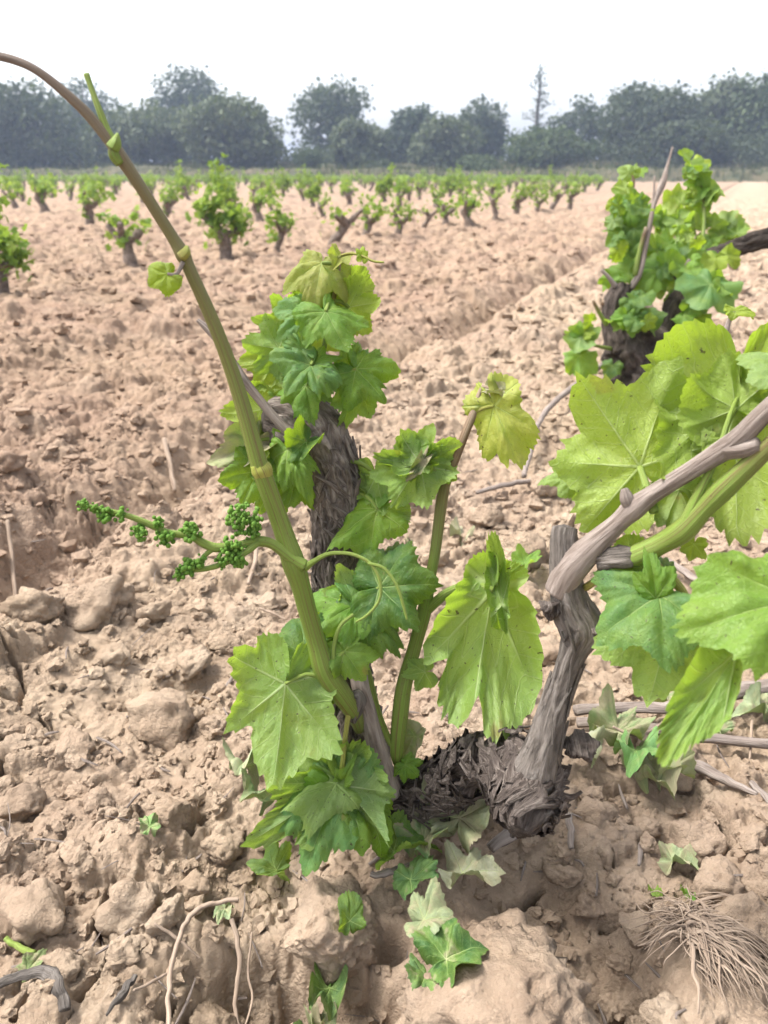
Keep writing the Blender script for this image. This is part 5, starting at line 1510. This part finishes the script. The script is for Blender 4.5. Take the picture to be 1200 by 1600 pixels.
ground_leaf("small shrivelled leaf tuft standing on the soil left of the vine stub", 722, 830, 34, 30, M_DUSTY, (.36, .32, .25), .010, curl=2.5, wave=.4, width=.5)
ground_leaf("dark dry curled leaf upright on the soil behind the dark green leaf", 640, 850, 30, 10, M_DUSTY, (.12, .09, .07), .014, curl=3.0, width=.35, tilt=(.7, 0))
ground_leaf("dry brown leaf standing up against the knotted arm beside the stub", 815, 1130, 60, 0, M_DUSTY, (.30, .24, .18), .06, curl=2.0, width=.5, tilt=(.9, 0))

# straw bundle
def straw_bundle():
    root = gp(1075, 1460, .01)
    t = thing("straw_bundle", "bundle of dry pale straw and roots lying in the hollow at the lower right", "straw", root)
    parts = []
    for i in range(300):
        a = rng.uniform(0, 1)
        s = np.array([rng.normal(0, 10) + 1075, rng.normal(0, 14) + 1455 + 25 * a])
        right = rng.uniform() < .72
        e = s + (np.array([rng.uniform(20, 150), rng.uniform(-5, 120)]) if right else np.array([-rng.uniform(15, 90), rng.uniform(-45, 45)]))
        k = 5
        pts = []
        bend = rng.normal(0, 9)
        for j in range(k):
            f = j / (k - 1)
            q = s * (1 - f) + e * f + np.array([bend * math.sin(f * 3.14), -bend * .5 * math.sin(f * 3.14)]) + rng.normal(0, 2.2, 2)
            g = np.array(gp(*Gx) if False else (*Gxy(q[0], q[1]), 0.0))
            g[2] = root[2] + .002 + .006 * a + .010 * math.sin(f * 3.14) * rng.uniform(.1, 1) - (.006 * f)
            pts.append(g - root)
        wd = rng.uniform(.00025, .0006) if i > 40 else rng.uniform(.0008, .0014)
        parts.append(tube(pts, [wd, wd, wd * .9, wd * .7, wd * .4], 5, 3))
        Vv, Ff, uu, vv = parts[-1]
        parts[-1] = (Vv, Ff, uu + i * .31, vv)
    V, F, uv, ve = merge(parts)
    o = link("straws", mesh_np("straws", V, F, M_STRAW, uv, ve), t); o['kind'] = 'stuff'


straw_bundle()

# loose bits of straw and bark chips strewn on the soil
def litter():
    parts = []
    for i in range(160):
        px, py = rng.uniform(0, 1200), rng.uniform(640, 1600)
        g = gp(px, py, .003)
        a = rng.uniform(0, 6.28); l = rng.uniform(.004, .02)
        d = np.array([math.cos(a), math.sin(a), rng.uniform(-.1, .3)]) * l
        w0 = rng.uniform(.0004, .0013)
        V, F, uv, ve = tube([g - d, g + rng.normal(0, .001, 3), g + d], [w0, w0 * 1.2, w0 * .6], 5, 3)
        parts.append((V, F, uv + i, ve))
    V, F, uv, ve = merge(parts)
    tag(link("plant_litter", mesh_np("plant_litter", V, F, M_CANE, uv, ve)), "tiny bits of dead twig and straw strewn over the soil", None, None, "stuff")


litter()

# ------------------------------------------------------------------ haze: the air of the valley
def build_haze():
    bm = bmesh.new()
    x0, x1, y0, y1, z0, z1 = -1300, 1300, -60, 1260, -1.5, 13
    vs = [bm.verts.new(c) for c in ((x0, y0, z0), (x1, y0, z0), (x1, y1, z0), (x0, y1, z0), (x0, y0, z1), (x1, y0, z1), (x1, y1, z1), (x0, y1, z1))]
    for f in ((3, 2, 1, 0), (4, 5, 6, 7), (0, 1, 5, 4), (1, 2, 6, 5), (2, 3, 7, 6), (3, 0, 4, 7)):
        bm.faces.new([vs[i] for i in f])
    me = bpy.data.meshes.new("haze"); bm.to_mesh(me); bm.free()
    m = bpy.data.materials.new("haze_air"); m.use_nodes = True
    t = m.node_tree; t.nodes.remove(t.nodes['Principled BSDF'])
    v = t.nodes.new('ShaderNodeVolumePrincipled')
    v.inputs['Color'].default_value = (0.56, 0.69, 0.95, 1); v.inputs['Density'].default_value = 0.0016; v.inputs['Anisotropy'].default_value = 0.2
    t.links.new(v.outputs[0], t.nodes['Material Output'].inputs['Volume'])
    me.materials.append(m)
    tag(link("haze", me), "pale blue haze in the air over the field", None, None, "stuff")


build_haze()
